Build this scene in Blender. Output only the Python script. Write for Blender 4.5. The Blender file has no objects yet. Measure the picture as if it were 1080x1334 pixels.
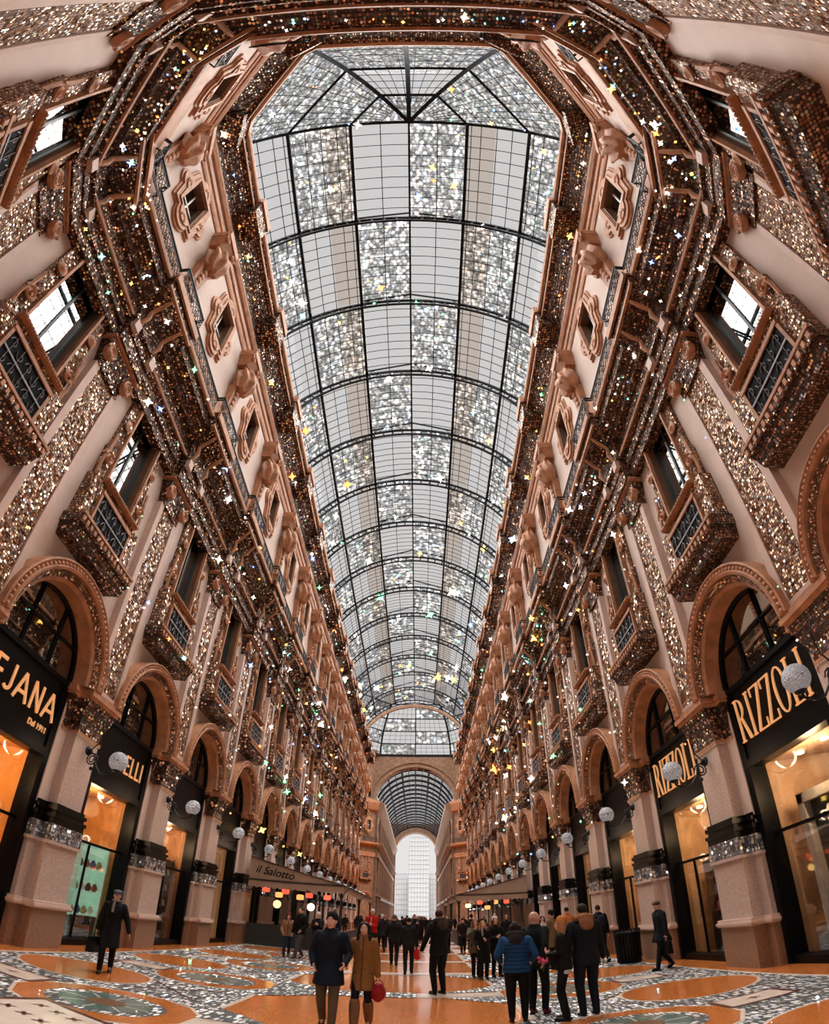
import bpy, bmesh, math, random
from math import sin, cos, pi, radians, sqrt, atan2, tan
from mathutils import Vector, Matrix, Quaternion
random.seed(7)
SC = bpy.context.scene
COL = SC.collection
ORD = ['first','second','third','fourth','fifth','sixth','seventh','eighth','ninth','tenth','eleventh','twelfth','thirteenth','fourteenth','fifteenth','sixteenth','seventeenth','eighteenth','nineteenth','twentieth']
CAM = Vector((0.62, 0.0, 1.65))

# ------------------------------------------------------------------ mesh helper
class MB:
    def __init__(s): s.v=[]; s.f=[]; s.m=[]; s.cur=0
    def add(s, vs, fs, mat=None):
        o=len(s.v); s.v+= [tuple(p) for p in vs]
        mi = s.cur if mat is None else mat
        for f in fs: s.f.append([i+o for i in f]); s.m.append(mi)
    def box(s, x0,x1,y0,y1,z0,z1,mat=None):
        s.add([(x0,y0,z0),(x1,y0,z0),(x1,y1,z0),(x0,y1,z0),(x0,y0,z1),(x1,y0,z1),(x1,y1,z1),(x0,y1,z1)],
              [(0,3,2,1),(4,5,6,7),(0,1,5,4),(1,2,6,5),(2,3,7,6),(3,0,4,7)],mat)
    def prism(s, poly, z0, z1, mat=None, top=None):
        # poly: ccw list (x,y); extruded in z; optional other top polygon
        n=len(poly); t=top or poly
        s.add([(x,y,z0) for x,y in poly]+[(x,y,z1) for x,y in t],
              [list(range(n))[::-1], list(range(n,2*n))]+[(i,(i+1)%n,n+(i+1)%n,n+i) for i in range(n)],mat)
    def slab(s, poly, y0, y1, mat=None):
        # poly in (x,z) plane, extruded along y (y1 = front)
        n=len(poly)
        s.add([(x,y0,z) for x,z in poly]+[(x,y1,z) for x,z in poly],
              [list(range(n)), list(range(n,2*n))[::-1]]+[(i,n+i,n+(i+1)%n,(i+1)%n) for i in range(n)],mat)
    def ringslab(s, outer, inner, y0, y1, mat=None):
        # outer/inner same count, loops in (x,z)
        n=len(outer)
        V=[(x,y0,z) for x,z in outer]+[(x,y1,z) for x,z in outer]+[(x,y0,z) for x,z in inner]+[(x,y1,z) for x,z in inner]
        F=[]
        for i in range(n):
            j=(i+1)%n
            F+=[(i,j,n+j,n+i),(n+i,n+j,3*n+j,3*n+i),(2*n+j,2*n+i,3*n+i,3*n+j),(j,i,2*n+i,2*n+j)]
        s.add(V,F,mat)
    def rings(s, loops, closed=True, cap=True, mat=None):
        n=len(loops[0]); V=[p for l in loops for p in l]; F=[]
        for k in range(len(loops)-1):
            for i in range(n if closed else n-1):
                j=(i+1)%n
                F.append((k*n+i,k*n+j,(k+1)*n+j,(k+1)*n+i))
        if cap and closed:
            F.append(list(range(n))[::-1]); F.append([(len(loops)-1)*n+i for i in range(n)])
        s.add(V,F,mat)
    def tube(s, pts, r, n=6, mat=None, cap=True):
        pts=[Vector(p) for p in pts]; m=len(pts)
        rs=r if isinstance(r,(list,tuple)) else [r]*m
        loops=[]; up=None
        for i,p in enumerate(pts):
            t=(pts[min(i+1,m-1)]-pts[max(i-1,0)])
            if t.length<1e-9: t=Vector((0,0,1))
            t.normalize()
            if up is None:
                up=Vector((0,0,1)) if abs(t.z)<.9 else Vector((1,0,0))
            a=t.cross(up)
            if a.length<1e-6: a=t.orthogonal()
            a.normalize(); b=a.cross(t).normalized(); up=b
            loops.append([tuple(p+(a*cos(2*pi*k/n)+b*sin(2*pi*k/n))*rs[i]) for k in range(n)])
        s.rings(loops,True,cap,mat)
    def bar(s,p,q,w,h,mat=None,up=(0,0,1)):
        p=Vector(p);q=Vector(q);t=(q-p).normalized();a=t.cross(Vector(up))
        if a.length<1e-5: a=t.orthogonal()
        a.normalize();b=a.cross(t).normalized()
        L=[]
        for c in(p,q): L.append([tuple(c+a*sx*w/2+b*sz*h/2) for sx,sz in((-1,-1),(1,-1),(1,1),(-1,1))])
        s.rings(L,True,True,mat)
    def revolve(s, prof, c=(0,0,0), n=16, mat=None, axis='z'):
        loops=[]
        for r,z in prof:
            l=[]
            for k in range(n):
                a=2*pi*k/n
                if axis=='z': l.append((c[0]+r*cos(a),c[1]+r*sin(a),c[2]+z))
                elif axis=='y': l.append((c[0]+r*cos(a),c[1]+z,c[2]-r*sin(a)))
                else: l.append((c[0]+z,c[1]+r*cos(a),c[2]+r*sin(a)))
            loops.append(l)
        s.rings(loops,True,True,mat)
    def ball(s,c,r,n=12,m=8,mat=None):
        rx,ry,rz = r if isinstance(r,(tuple,list)) else (r,r,r)
        loops=[]
        for i in range(m+1):
            a=-pi/2+pi*(i if 0<i<m else (0.04 if i==0 else m-.04))/m
            loops.append([(c[0]+rx*cos(a)*cos(2*pi*k/n),c[1]+ry*cos(a)*sin(2*pi*k/n),c[2]+rz*sin(a)) for k in range(n)])
        s.rings(loops,True,True,mat)
    def xform(s,M,start=0):
        for i in range(start,len(s.v)): s.v[i]=tuple(M@Vector(s.v[i]))
    def mesh(s,name,mats,smooth=None):
        me=bpy.data.meshes.new(name)
        me.from_pydata(s.v,[],s.f)
        for m in (mats if isinstance(mats,(list,tuple)) else [mats]): me.materials.append(m)
        me.polygons.foreach_set('material_index',s.m)
        me.validate(verbose=False)
        if smooth is not None:
            me.polygons.foreach_set('use_smooth',[True]*len(me.polygons))
            me.set_sharp_from_angle(angle=radians(smooth))
        me.update()
        return me
    def build(s,name,mats,parent=None,smooth=None,label=None,cell=None):
        o=bpy.data.objects.new(name,s.mesh(name,mats,smooth)); COL.objects.link(o)
        if parent is not None: o.parent=parent
        if label: o['label']=label
        if cell: o['cell']=cell
        return o

def thing(name,label=None,cat=None,loc=(0,0,0),rz=0,group=None,kind=None):
    o=bpy.data.objects.new(name,None); o.empty_display_size=.2
    COL.objects.link(o); o.location=loc; o.rotation_euler=(0,0,rz)
    return tag(o,label,cat,group,kind)
def tag(o,label=None,cat=None,group=None,kind=None):
    if label: o['label']=label
    if cat: o['category']=cat
    if group: o['group']=group
    if kind: o['kind']=kind
    return o
def dup(o,loc=None,rz=None,label=None,group=None,cell=None,parent=None,depth=0):
    c=o.copy(); COL.objects.link(c)
    if parent is not None: c.parent=parent
    if loc is not None: c.location=loc
    if rz is not None: c.rotation_euler=(0,0,rz)
    if label: c['label']=label
    if group: c['group']=group
    if cell and 'cell' in c: c['cell']=cell
    for ch in list(o.children): dup(ch,cell=cell,parent=c)
    return c
def setcell(o,cell):
    if 'cell' in o: o['cell']=cell
    for ch in o.children: setcell(ch,cell)
def cellfor(x,y,z):
    d=(Vector((x,y,z))-CAM).length
    return max(.055,min(.36,.0050*d))

# ------------------------------------------------------------------ materials
def newmat(name):
    m=bpy.data.materials.new(name); m.use_nodes=True
    nt=m.node_tree; nt.nodes.clear()
    return m,nt,nt.nodes,nt.links
def N(nt,t,**k):
    n=nt.nodes.new(t)
    for a,b in k.items():
        if a.startswith('i_'):
            key=a[2:]; key=int(key) if key.isdigit() else key.replace('_',' ')
            n.inputs[key].default_value=b
        else: setattr(n,a,b)
    return n
def principled(name,col,rough=.5,metal=0,noise=0,nscale=6,col2=None,bump=0,bscale=30,spec=.5,coat=0,detail=4,emit=None,estr=0):
    m,nt,ns,L=newmat(name)
    out=N(nt,'ShaderNodeOutputMaterial'); p=N(nt,'ShaderNodeBsdfPrincipled')
    L.new(p.outputs[0],out.inputs[0])
    p.inputs['Base Color'].default_value=(*col,1); p.inputs['Roughness'].default_value=rough
    p.inputs['Metallic'].default_value=metal; p.inputs['Specular IOR Level'].default_value=spec
    p.inputs['Coat Weight'].default_value=coat
    if emit: p.inputs['Emission Color'].default_value=(*emit,1); p.inputs['Emission Strength'].default_value=estr
    if noise or bump:
        tc=N(nt,'ShaderNodeTexCoord')
    if noise:
        no=N(nt,'ShaderNodeTexNoise',i_Scale=nscale,i_Detail=detail,i_Roughness=.6)
        L.new(tc.outputs['Object'],no.inputs['Vector'])
        mx=N(nt,'ShaderNodeMix',data_type='RGBA')
        c2=col2 or tuple(c*(1-noise) for c in col)
        mx.inputs[6].default_value=(*col,1); mx.inputs[7].default_value=(*c2,1)
        mr=N(nt,'ShaderNodeMapRange',i_1=.35,i_2=.68)
        L.new(no.outputs[0],mr.inputs[0]); L.new(mr.outputs[0],mx.inputs[0]); L.new(mx.outputs[2],p.inputs['Base Color'])
    if bump:
        nb=N(nt,'ShaderNodeTexNoise',i_Scale=bscale,i_Detail=3)
        L.new(tc.outputs['Object'],nb.inputs['Vector'])
        b=N(nt,'ShaderNodeBump',i_Strength=bump,i_Distance=.02)
        L.new(nb.outputs[0],b.inputs['Height']); L.new(b.outputs[0],p.inputs['Normal'])
    return m
def emissive(name,col,st):
    m,nt,ns,L=newmat(name)
    out=N(nt,'ShaderNodeOutputMaterial'); e=N(nt,'ShaderNodeEmission',i_Strength=st); e.inputs[0].default_value=(*col,1)
    L.new(e.outputs[0],out.inputs[0]); return m

def glitter(name,gap,stops,tilt=1.0,rough=.18,metal=.85,radius=.44,randm=.5,stretch=None,glow=0):
    """rhinestone cloth: rows of small stones, each with its own facet direction and tint, over a darker backing"""
    m,nt,ns,L=newmat(name)
    out=N(nt,'ShaderNodeOutputMaterial'); p=N(nt,'ShaderNodeBsdfPrincipled'); L.new(p.outputs[0],out.inputs[0])
    tc=N(nt,'ShaderNodeTexCoord'); at=N(nt,'ShaderNodeAttribute',attribute_type='OBJECT',attribute_name='cell')
    geo=N(nt,'ShaderNodeNewGeometry')
    dot=N(nt,'ShaderNodeVectorMath',operation='DOT_PRODUCT'); L.new(tc.outputs['Object'],dot.inputs[0]); L.new(tc.outputs['Normal'],dot.inputs[1])
    sc=N(nt,'ShaderNodeVectorMath',operation='SCALE'); L.new(tc.outputs['Normal'],sc.inputs[0]); L.new(dot.outputs['Value'],sc.inputs['Scale'])
    sub=N(nt,'ShaderNodeVectorMath',operation='SUBTRACT'); L.new(tc.outputs['Object'],sub.inputs[0]); L.new(sc.outputs[0],sub.inputs[1])
    mx=N(nt,'ShaderNodeMath',operation='MAXIMUM',i_1=.05); L.new(at.outputs['Fac'],mx.inputs[0])
    iv=N(nt,'ShaderNodeMath',operation='DIVIDE',i_0=1.0); L.new(mx.outputs[0],iv.inputs[1])
    vs=N(nt,'ShaderNodeVectorMath',operation='SCALE'); L.new(sub.outputs[0],vs.inputs[0]); L.new(iv.outputs[0],vs.inputs['Scale'])
    if stretch:
        sm=N(nt,'ShaderNodeVectorMath',operation='MULTIPLY'); sm.inputs[1].default_value=stretch; L.new(vs.outputs[0],sm.inputs[0]); vs=sm
    vo=N(nt,'ShaderNodeTexVoronoi',i_Scale=1.0,i_Randomness=randm); L.new(vs.outputs[0],vo.inputs['Vector'])
    # stone mask
    mr=N(nt,'ShaderNodeMapRange',i_1=radius+.07,i_2=radius-.05); L.new(vo.outputs['Distance'],mr.inputs[0])
    # stone colour from the cell's random number
    sp=N(nt,'ShaderNodeSeparateColor'); L.new(vo.outputs['Color'],sp.inputs[0])
    cr=N(nt,'ShaderNodeValToRGB'); cr.color_ramp.interpolation='CONSTANT'
    e=cr.color_ramp.elements
    while len(e)<len(stops): e.new(.5)
    for k,(pos,c) in enumerate(stops): e[k].position=pos; e[k].color=(*c,1)
    L.new(sp.outputs[0],cr.inputs[0])
    mc=N(nt,'ShaderNodeMix',data_type='RGBA'); mc.inputs[6].default_value=(*gap,1)
    L.new(mr.outputs[0],mc.inputs[0]); L.new(cr.outputs[0],mc.inputs[7]); L.new(mc.outputs[2],p.inputs['Base Color'])
    mm=N(nt,'ShaderNodeMath',operation='MULTIPLY',i_1=metal); L.new(mr.outputs[0],mm.inputs[0]); L.new(mm.outputs[0],p.inputs['Metallic'])
    ro=N(nt,'ShaderNodeMapRange',i_3=.7,i_4=rough); L.new(mr.outputs[0],ro.inputs[0]); L.new(ro.outputs[0],p.inputs['Roughness'])
    # facet direction
    cs=N(nt,'ShaderNodeVectorMath',operation='SUBTRACT'); L.new(vo.outputs['Color'],cs.inputs[0]); cs.inputs[1].default_value=(.5,.5,.5)
    ct=N(nt,'ShaderNodeVectorMath',operation='SCALE',i_Scale=tilt); L.new(cs.outputs[0],ct.inputs[0])
    ad=N(nt,'ShaderNodeVectorMath',operation='ADD'); L.new(geo.outputs['Normal'],ad.inputs[0]); L.new(ct.outputs[0],ad.inputs[1])
    nn=N(nt,'ShaderNodeVectorMath',operation='NORMALIZE'); L.new(ad.outputs[0],nn.inputs[0])
    L.new(nn.outputs[0],p.inputs['Normal'])
    if glow:
        L.new(mc.outputs[2],p.inputs['Emission Color']); p.inputs['Emission Strength'].default_value=glow
    return m

M={}
M['plaster']=principled('pale_plaster',(.66,.545,.48),.75,noise=.10,nscale=1.2,bump=.08,bscale=14)
M['stone']=principled('terracotta_stone',(.50,.235,.115),.62,noise=.45,nscale=3,bump=.25,bscale=22)
M['stone2']=principled('carved_ochre_stone',(.54,.265,.135),.6,noise=.42,nscale=5,bump=.4,bscale=34)
M['palestone']=principled('pale_pink_stone',(.62,.47,.40),.6,noise=.15,nscale=3,bump=.1,bscale=25)
M['shaft']=principled('grey_pink_marble',(.55,.43,.37),.55,noise=.35,nscale=24,bump=.1,bscale=60,detail=6)
M['granite']=principled('brown_granite',(.30,.165,.10),.55,noise=.35,nscale=16,bump=.08,bscale=60)
M['blackstone']=principled('black_marble',(.004,.0035,.003),.3,spec=.2)
M['iron']=principled('black_iron',(.005,.0055,.009),.5,spec=.25)
M['roofiron']=principled('blue_black_roof_iron',(.004,.006,.010),.6,spec=.15)
M['blackframe']=principled('black_shop_frame',(.0025,.0025,.003),.35,spec=.12)
M['wood']=principled('brown_wood_reveal',(.17,.085,.045),.5,noise=.3,nscale=5)
M['green_frame']=principled('dark_green_window_frame',(.02,.045,.045),.4)
M['white_paint']=principled('white_paint',(.75,.72,.68),.4)
M['gold']=principled('glowing_gilt_letter',(.95,.52,.24),.35,metal=.35,emit=(1,.50,.2),estr=.25)  # gilding with a faint glow put into the letters themselves
M['walkway']=principled('beige_roof_walkway',(.52,.44,.37),.7)
M['fabric_awning']=principled('taupe_awning_cloth',(.40,.29,.22),.85,noise=.15,nscale=3)
M['awning_edge']=principled('dark_awning_edge',(.05,.03,.025),.8)
M['cafe_dark']=principled('dark_cafe_panel',(.015,.02,.022),.5)
BR=[(0,(.22,.095,.05)),(.32,(.50,.25,.14)),(.54,(.10,.045,.025)),(.70,(.80,.52,.34)),(.85,(1,.86,.68)),(.945,(.75,.80,1)),(.965,(1,.78,.35)),(.985,(.6,1,.75))]
GO=[(0,(.42,.20,.11)),(.28,(.78,.45,.27)),(.47,(.22,.10,.055)),(.60,(.95,.66,.43)),(.79,(1,.89,.72)),(.94,(.75,.80,1)),(.96,(1,.75,.3)),(.985,(.6,1,.8))]
SI=[(0,(.36,.36,.38)),(.25,(.75,.75,.77)),(.45,(.14,.15,.17)),(.6,(.95,.95,.97)),(.92,(.85,.9,1)),(.96,(1,.9,.7))]
SF=[(0,(.42,.43,.44)),(.22,(.85,.85,.85)),(.42,(.10,.12,.12)),(.54,(1,1,1)),(.92,(.8,.88,1)),(.96,(1,.9,.7))]
M['gl_dark']=glitter('rose_brown_rhinestones',(.030,.012,.007),BR,1.1,.2,.85,radius=.40,randm=.38)
M['gl_gold']=glitter('champagne_rhinestones',(.10,.044,.022),GO,1.25,.2,.75,radius=.42,randm=.42)
M['gl_silver']=glitter('silver_rhinestones',(.06,.065,.07),SI,1.2,.2,.7)
M['gl_floor']=glitter('silver_floor_rhinestones',(.035,.04,.042),SF,.8,.28,.22,radius=.42,stretch=(1,.32,1))
M['gl_globe']=glitter('bright_globe_rhinestones',(.05,.05,.06),SI,1.2,.25,.35,glow=.38)

def glass_clear(name,tint,gl=.12):
    m,nt,ns,L=newmat(name)
    out=N(nt,'ShaderNodeOutputMaterial'); t=N(nt,'ShaderNodeBsdfTransparent'); t.inputs[0].default_value=(*tint,1)
    g=N(nt,'ShaderNodeBsdfGlossy',i_Roughness=.03); mix=N(nt,'ShaderNodeMixShader')
    fr=N(nt,'ShaderNodeLayerWeight',i_Blend=.35); mr=N(nt,'ShaderNodeMapRange',i_3=gl*.4,i_4=gl*4)
    L.new(fr.outputs['Facing'],mr.inputs[0]); L.new(mr.outputs[0],mix.inputs[0])
    L.new(t.outputs[0],mix.inputs[1]); L.new(g.outputs[0],mix.inputs[2]); L.new(mix.outputs[0],out.inputs[0]); return m
M['roofglass']=glass_clear('roof_glass',(.80,.795,.80),.02)
M['walkglass']=glass_clear('beige_tinted_roof_glass',(.83,.74,.66),.02)
M['shopglass']=glass_clear('shop_glass',(.88,.88,.86),.10)
def mirror_glass(name,base,refl,fac):
    m,nt,ns,L=newmat(name)
    out=N(nt,'ShaderNodeOutputMaterial'); d=N(nt,'ShaderNodeBsdfDiffuse'); d.inputs[0].default_value=(*base,1)
    g=N(nt,'ShaderNodeBsdfGlossy',i_Roughness=.015); g.inputs[0].default_value=(*refl,1)
    mix=N(nt,'ShaderNodeMixShader',i_0=fac)
    L.new(d.outputs[0],mix.inputs[1]); L.new(g.outputs[0],mix.inputs[2]); L.new(mix.outputs[0],out.inputs[0]); return m
M['winglass']=mirror_glass('window_pane_dark_room_behind',(.02,.025,.028),(.36,.363,.37),.95)
M['lunetteglass']=mirror_glass('dark_lunette_glass',(.012,.010,.009),(.8,.72,.62),.35)
def roof_glitter():
    m,nt,ns,L=newmat('rhinestone_covered_roof_glass')
    out=N(nt,'ShaderNodeOutputMaterial'); t=N(nt,'ShaderNodeBsdfTransparent')
    tc=N(nt,'ShaderNodeTexCoord'); at=N(nt,'ShaderNodeAttribute',attribute_type='OBJECT',attribute_name='cell')
    mx=N(nt,'ShaderNodeMath',operation='MAXIMUM',i_1=.05); L.new(at.outputs['Fac'],mx.inputs[0])
    iv=N(nt,'ShaderNodeMath',operation='DIVIDE',i_0=1.0); L.new(mx.outputs[0],iv.inputs[1])
    vs=N(nt,'ShaderNodeVectorMath',operation='SCALE'); L.new(tc.outputs['Object'],vs.inputs[0]); L.new(iv.outputs[0],vs.inputs['Scale'])
    vo=N(nt,'ShaderNodeTexVoronoi',i_Scale=1.0,i_Randomness=.8); L.new(vs.outputs[0],vo.inputs['Vector'])
    sp=N(nt,'ShaderNodeSeparateColor'); L.new(vo.outputs['Color'],sp.inputs[0])
    cr=N(nt,'ShaderNodeValToRGB'); cr.color_ramp.interpolation='CONSTANT'; e=cr.color_ramp.elements
    S=[(0,(.48,.48,.48)),(.22,(.68,.68,.67)),(.45,(.84,.84,.83)),(.62,(1,1,1)),(.84,(.95,.88,.78)),(.89,(.80,.86,1)),(.945,(.82,1,.92)),(.97,(1,.84,.80))]
    while len(e)<len(S): e.new(.5)
    for k,(pos,c) in enumerate(S): e[k].position=pos; e[k].color=(*c,1)
    L.new(sp.outputs[1],cr.inputs[0])
    mr=N(nt,'ShaderNodeMapRange',i_1=.34,i_2=.66,i_3=1,i_4=.42); L.new(vo.outputs['Distance'],mr.inputs[0])
    mu=N(nt,'ShaderNodeMix',data_type='RGBA',blend_type='MULTIPLY'); mu.inputs[0].default_value=1
    L.new(cr.outputs[0],mu.inputs[6]); L.new(mr.outputs[0],mu.inputs[7]); L.new(mu.outputs[2],t.inputs[0])
    g=N(nt,'ShaderNodeBsdfTranslucent'); L.new(mu.outputs[2],g.inputs[0]); mix=N(nt,'ShaderNodeMixShader',i_0=.05)
    br=N(nt,'ShaderNodeMapRange',i_1=.55,i_2=.95,i_3=.0,i_4=ROOFSCATTER); L.new(sp.outputs[1],br.inputs[0]); L.new(br.outputs[0],mix.inputs[0])
    L.new(t.outputs[0],mix.inputs[1]); L.new(g.outputs[0],mix.inputs[2]); L.new(mix.outputs[0],out.inputs[0]); return m
ROOFSCATTER=.13
M['roofglitter']=roof_glitter()
def grille_mat():
    m=principled('black_cast_grille',(.002,.0025,.004),.6,spec=.04)
    return m
M['grille']=grille_mat()
# ------------------------------------------------------------------ plan
D0=7.2; STEP=5.17; PIL0=1.9
pil_y=lambda i: PIL0+STEP*i
KY=2.86; EX=3.84; EY=-.5
KY2=2.50; EX2=4.20      # the lower storeys of the angled corner stand a little further out than the attic
FAR=pil_y(15)
def side_loc(side,y): return ((-D0,y,0),-pi/2) if side<0 else ((D0,y,0),pi/2)
SIDE={-1:'left',1:'right'}

def arc_pts(r,z0,n=18,a0=0,a1=pi): return [(r*cos(a0+(a1-a0)*k/n), z0+r*sin(a0+(a1-a0)*k/n)) for k in range(n+1)]
AR=1.65; AZ=5.95; WH=.76; WZ0=10.4; WZ1=13.72; WALLY=-.35

def tplan(cw,cf,ww,wf,back=-1.05):
    return [(-ww,back),(ww,back),(ww,wf),(cw,wf),(cw,cf),(-cw,cf),(-cw,wf),(-ww,wf)]

def spiral(c,r0,turns,n,axis=1):
    return [(c[0]+axis*r0*(1-k/n*.86)*cos(turns*2*pi*k/n), c[1], c[2]+r0*(1-k/n*.86)*sin(turns*2*pi*k/n)) for k in range(n+1)]

def make_pilaster():
    t=thing('facade_pilaster','x','pilaster')
    b=MB(); b.prism(tplan(.70,-.12,1.0,-.42),0,.86); b.build('plinth',M['granite'],t)
    b=MB()
    for z0,z1,e in((.86,.90,.05),(.90,.96,.075),(.96,1.02,.04)): b.prism(tplan(.70+e,-.12+e,1.0+e,-.42+e),z0,z1)
    b.build('plinth_moulding',M['palestone'],t)
    b=MB(); b.prism(tplan(.66,-.18,.96,-.46),1.02,2.26); b.prism(tplan(.70,-.13,1.0,-.42),2.26,2.33); b.build('pedestal',M['shaft'],t)
    b=MB(); b.prism(tplan(.68,-.14,.98,-.43),2.33,2.70); b.build('glitter_band',M['gl_silver'],t,label='pedestal band covered in silvery rhinestones',cell=.08)
    b=MB()
    for z0,z1,e in((2.70,2.84,.0),(2.84,2.92,.03),(2.92,3.0,-.03),(3.0,3.09,.01),(3.09,3.16,-.04)): b.prism(tplan(.66+e,-.15+e,.95+e,-.45+e),z0,z1)
    b.build('black_base',M['blackstone'],t,label='stepped black marble base')
    b=MB(); b.prism(tplan(.54,-.28,.84,-.56),3.16,4.90); b.prism(tplan(.57,-.25,.87,-.53),4.84,4.90); b.build('shaft',M['shaft'],t)
    b=MB(); p0=tplan(.56,-.26,.86,-.54); p1=tplan(.70,-.08,.98,-.40)
    b.prism(p0,4.90,5.2); b.prism(p0,5.2,5.72,top=p1); b.build('capital',M['gl_dark'],t,label='ground floor capital covered in rose gold rhinestones',cell=.08)
    b=MB()
    for z0,z1,e in((5.72,5.80,.03),(5.80,5.90,.08),(5.90,5.97,.05)): b.prism(tplan(.70+e,-.08+e,.98+e,-.40+e),z0,z1)
    b.prism(tplan(.58,-.24,.88,-.52),4.88,4.94)
    b.build('impost',M['stone'],t)
    # upper storey: pale frame round a glittering panel
    b=MB(); b.box(-.66,.66,-.4,-.22,5.97,12.2)
    b.box(-.66,-.44,-.22,-.13,5.97,12.2); b.box(.44,.66,-.22,-.13,5.97,12.2); b.box(-.44,.44,-.22,-.13,5.97,6.12)
    b.build('panel_frame',M['palestone'],t)
    b=MB(); b.box(-.44,.44,-.22,-.165,6.12,12.2)
    b.build('glitter_panel',M['gl_gold'],t,label='tall upper panel covered in champagne rhinestones',cell=.08)
    b=MB()
    b.prism([(-.60,-.4),(.60,-.4),(.60,-.10),(-.60,-.10)],12.2,12.42)
    b.prism([(-.60,-.4),(.60,-.4),(.60,-.10),(-.60,-.10)],12.42,13.0,top=[(-.80,-.4),(.80,-.4),(.80,.04),(-.80,.04)])
    cap=b.build('upper_capital',M['gl_dark'],t,label='upper capital covered in rose gold rhinestones',cell=.08)
    for sx in(-1,1):
        b=MB(); b.tube(spiral((sx*.58,.06,12.62),.22,2.2,26,sx),[.05-.03*k/26 for k in range(27)],6); b.revolve([(.2,-.14),(.22,-.04),(.2,0)],(sx*.58,.06,12.62),14,axis='y')
        b.build('volute',M['stone2'],cap,smooth=40)
    b=MB()
    for z0,z1,e in((13.0,13.06,.0),(13.06,13.14,.06)): b.prism([(-.80-e,-.4),(.80+e,-.4),(.80+e,.04+e),(-.80-e,.04+e)],z0,z1)
    b.build('abacus',M['stone'],t)
    # entablature breaks forward over the pilaster
    b=MB(); b.box(-.78,.78,-.3,.16,13.14,13.62); b.box(-.80,.80,-.3,.20,13.62,13.98); b.box(-.86,.86,-.3,.30,13.98,14.1)
    b.box(-.70,.70,-.3,.14,14.1,14.95)
    b.build('entablature_block',M['gl_dark'],t,label='projecting block of the entablature covered in rhinestones',cell=.08)
    for sx in(-1,1):
        b=MB(); b.box(sx*.62-.14,sx*.62+.14,.16,.34,13.66,13.98)
        b.build('guttae_block',M['palestone'],t,label='small pale square stone block')
    b=MB(); b.box(-1.0,1.0,-.2,.80,15.36,15.82); b.box(-1.04,1.04,-.2,.88,15.82,15.98)
    b.build('balcony_block',M['gl_dark'],t,label='projecting slab of the upper balcony covered in rhinestones',cell=.08)
    b=MB(); b.box(-1.06,1.06,.84,.92,15.74,16.02); b.box(-1.02,1.02,.76,.84,15.34,15.44)
    b.build('slab_edge',M['stone'],t)
    # carved scroll brackets beneath the balcony
    for sx in(-.5,.5):
        b=MB(); pts=[(sx,.16,14.15),(sx,.34,14.45),(sx,.30,14.8),(sx,.55,15.05),(sx,.74,15.3)]
        b.tube(pts,[.06,.075,.06,.07,.05],6)
        b.build('scroll_bracket',M['stone2'],t,smooth=50)
    return t

def make_arch():
    t=thing('arch_surround','x','arch')
    def sweep(prof,mat,name,n=30,cell=None,label=None):
        b=MB(); loops=[]
        sta=[(1,0)]; 
        for k in range(n+1):
            a=pi*k/n; loops.append([(r*cos(a),y,AZ+r*sin(a)) for r,y in prof])
        b.rings(loops,True,True); return b.build(name,mat,t,smooth=35,cell=cell,label=label)
    sweep([(1.60,-1.0),(1.60,-.66),(1.63,-.20),(1.72,-.15),(1.72,-1.0)],M['stone'],'intrados')
    sweep([(1.72,-.5),(1.72,-.12),(1.86,-.04),(1.90,-.3)],M['gl_gold'],'glitter_ring',cell=.08,label='inner ring of the arch covered in champagne rhinestones')
    sweep([(1.86,-.5),(1.88,.02),(1.94,.05),(1.98,.0),(2.05,-.02),(2.10,.04),(2.14,.02),(2.15,-.5)],M['stone'],'moulding')
    b=MB()
    for k in range(44):
        a=pi*(k+.5)/44
        c=Vector((2.01*cos(a),.0,AZ+2.01*sin(a)))
        b.ball(tuple(c),(.055,.04,.055),6,4)
    b.build('egg_and_dart_beads',M['stone2'],t,smooth=60)
    return t

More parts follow.
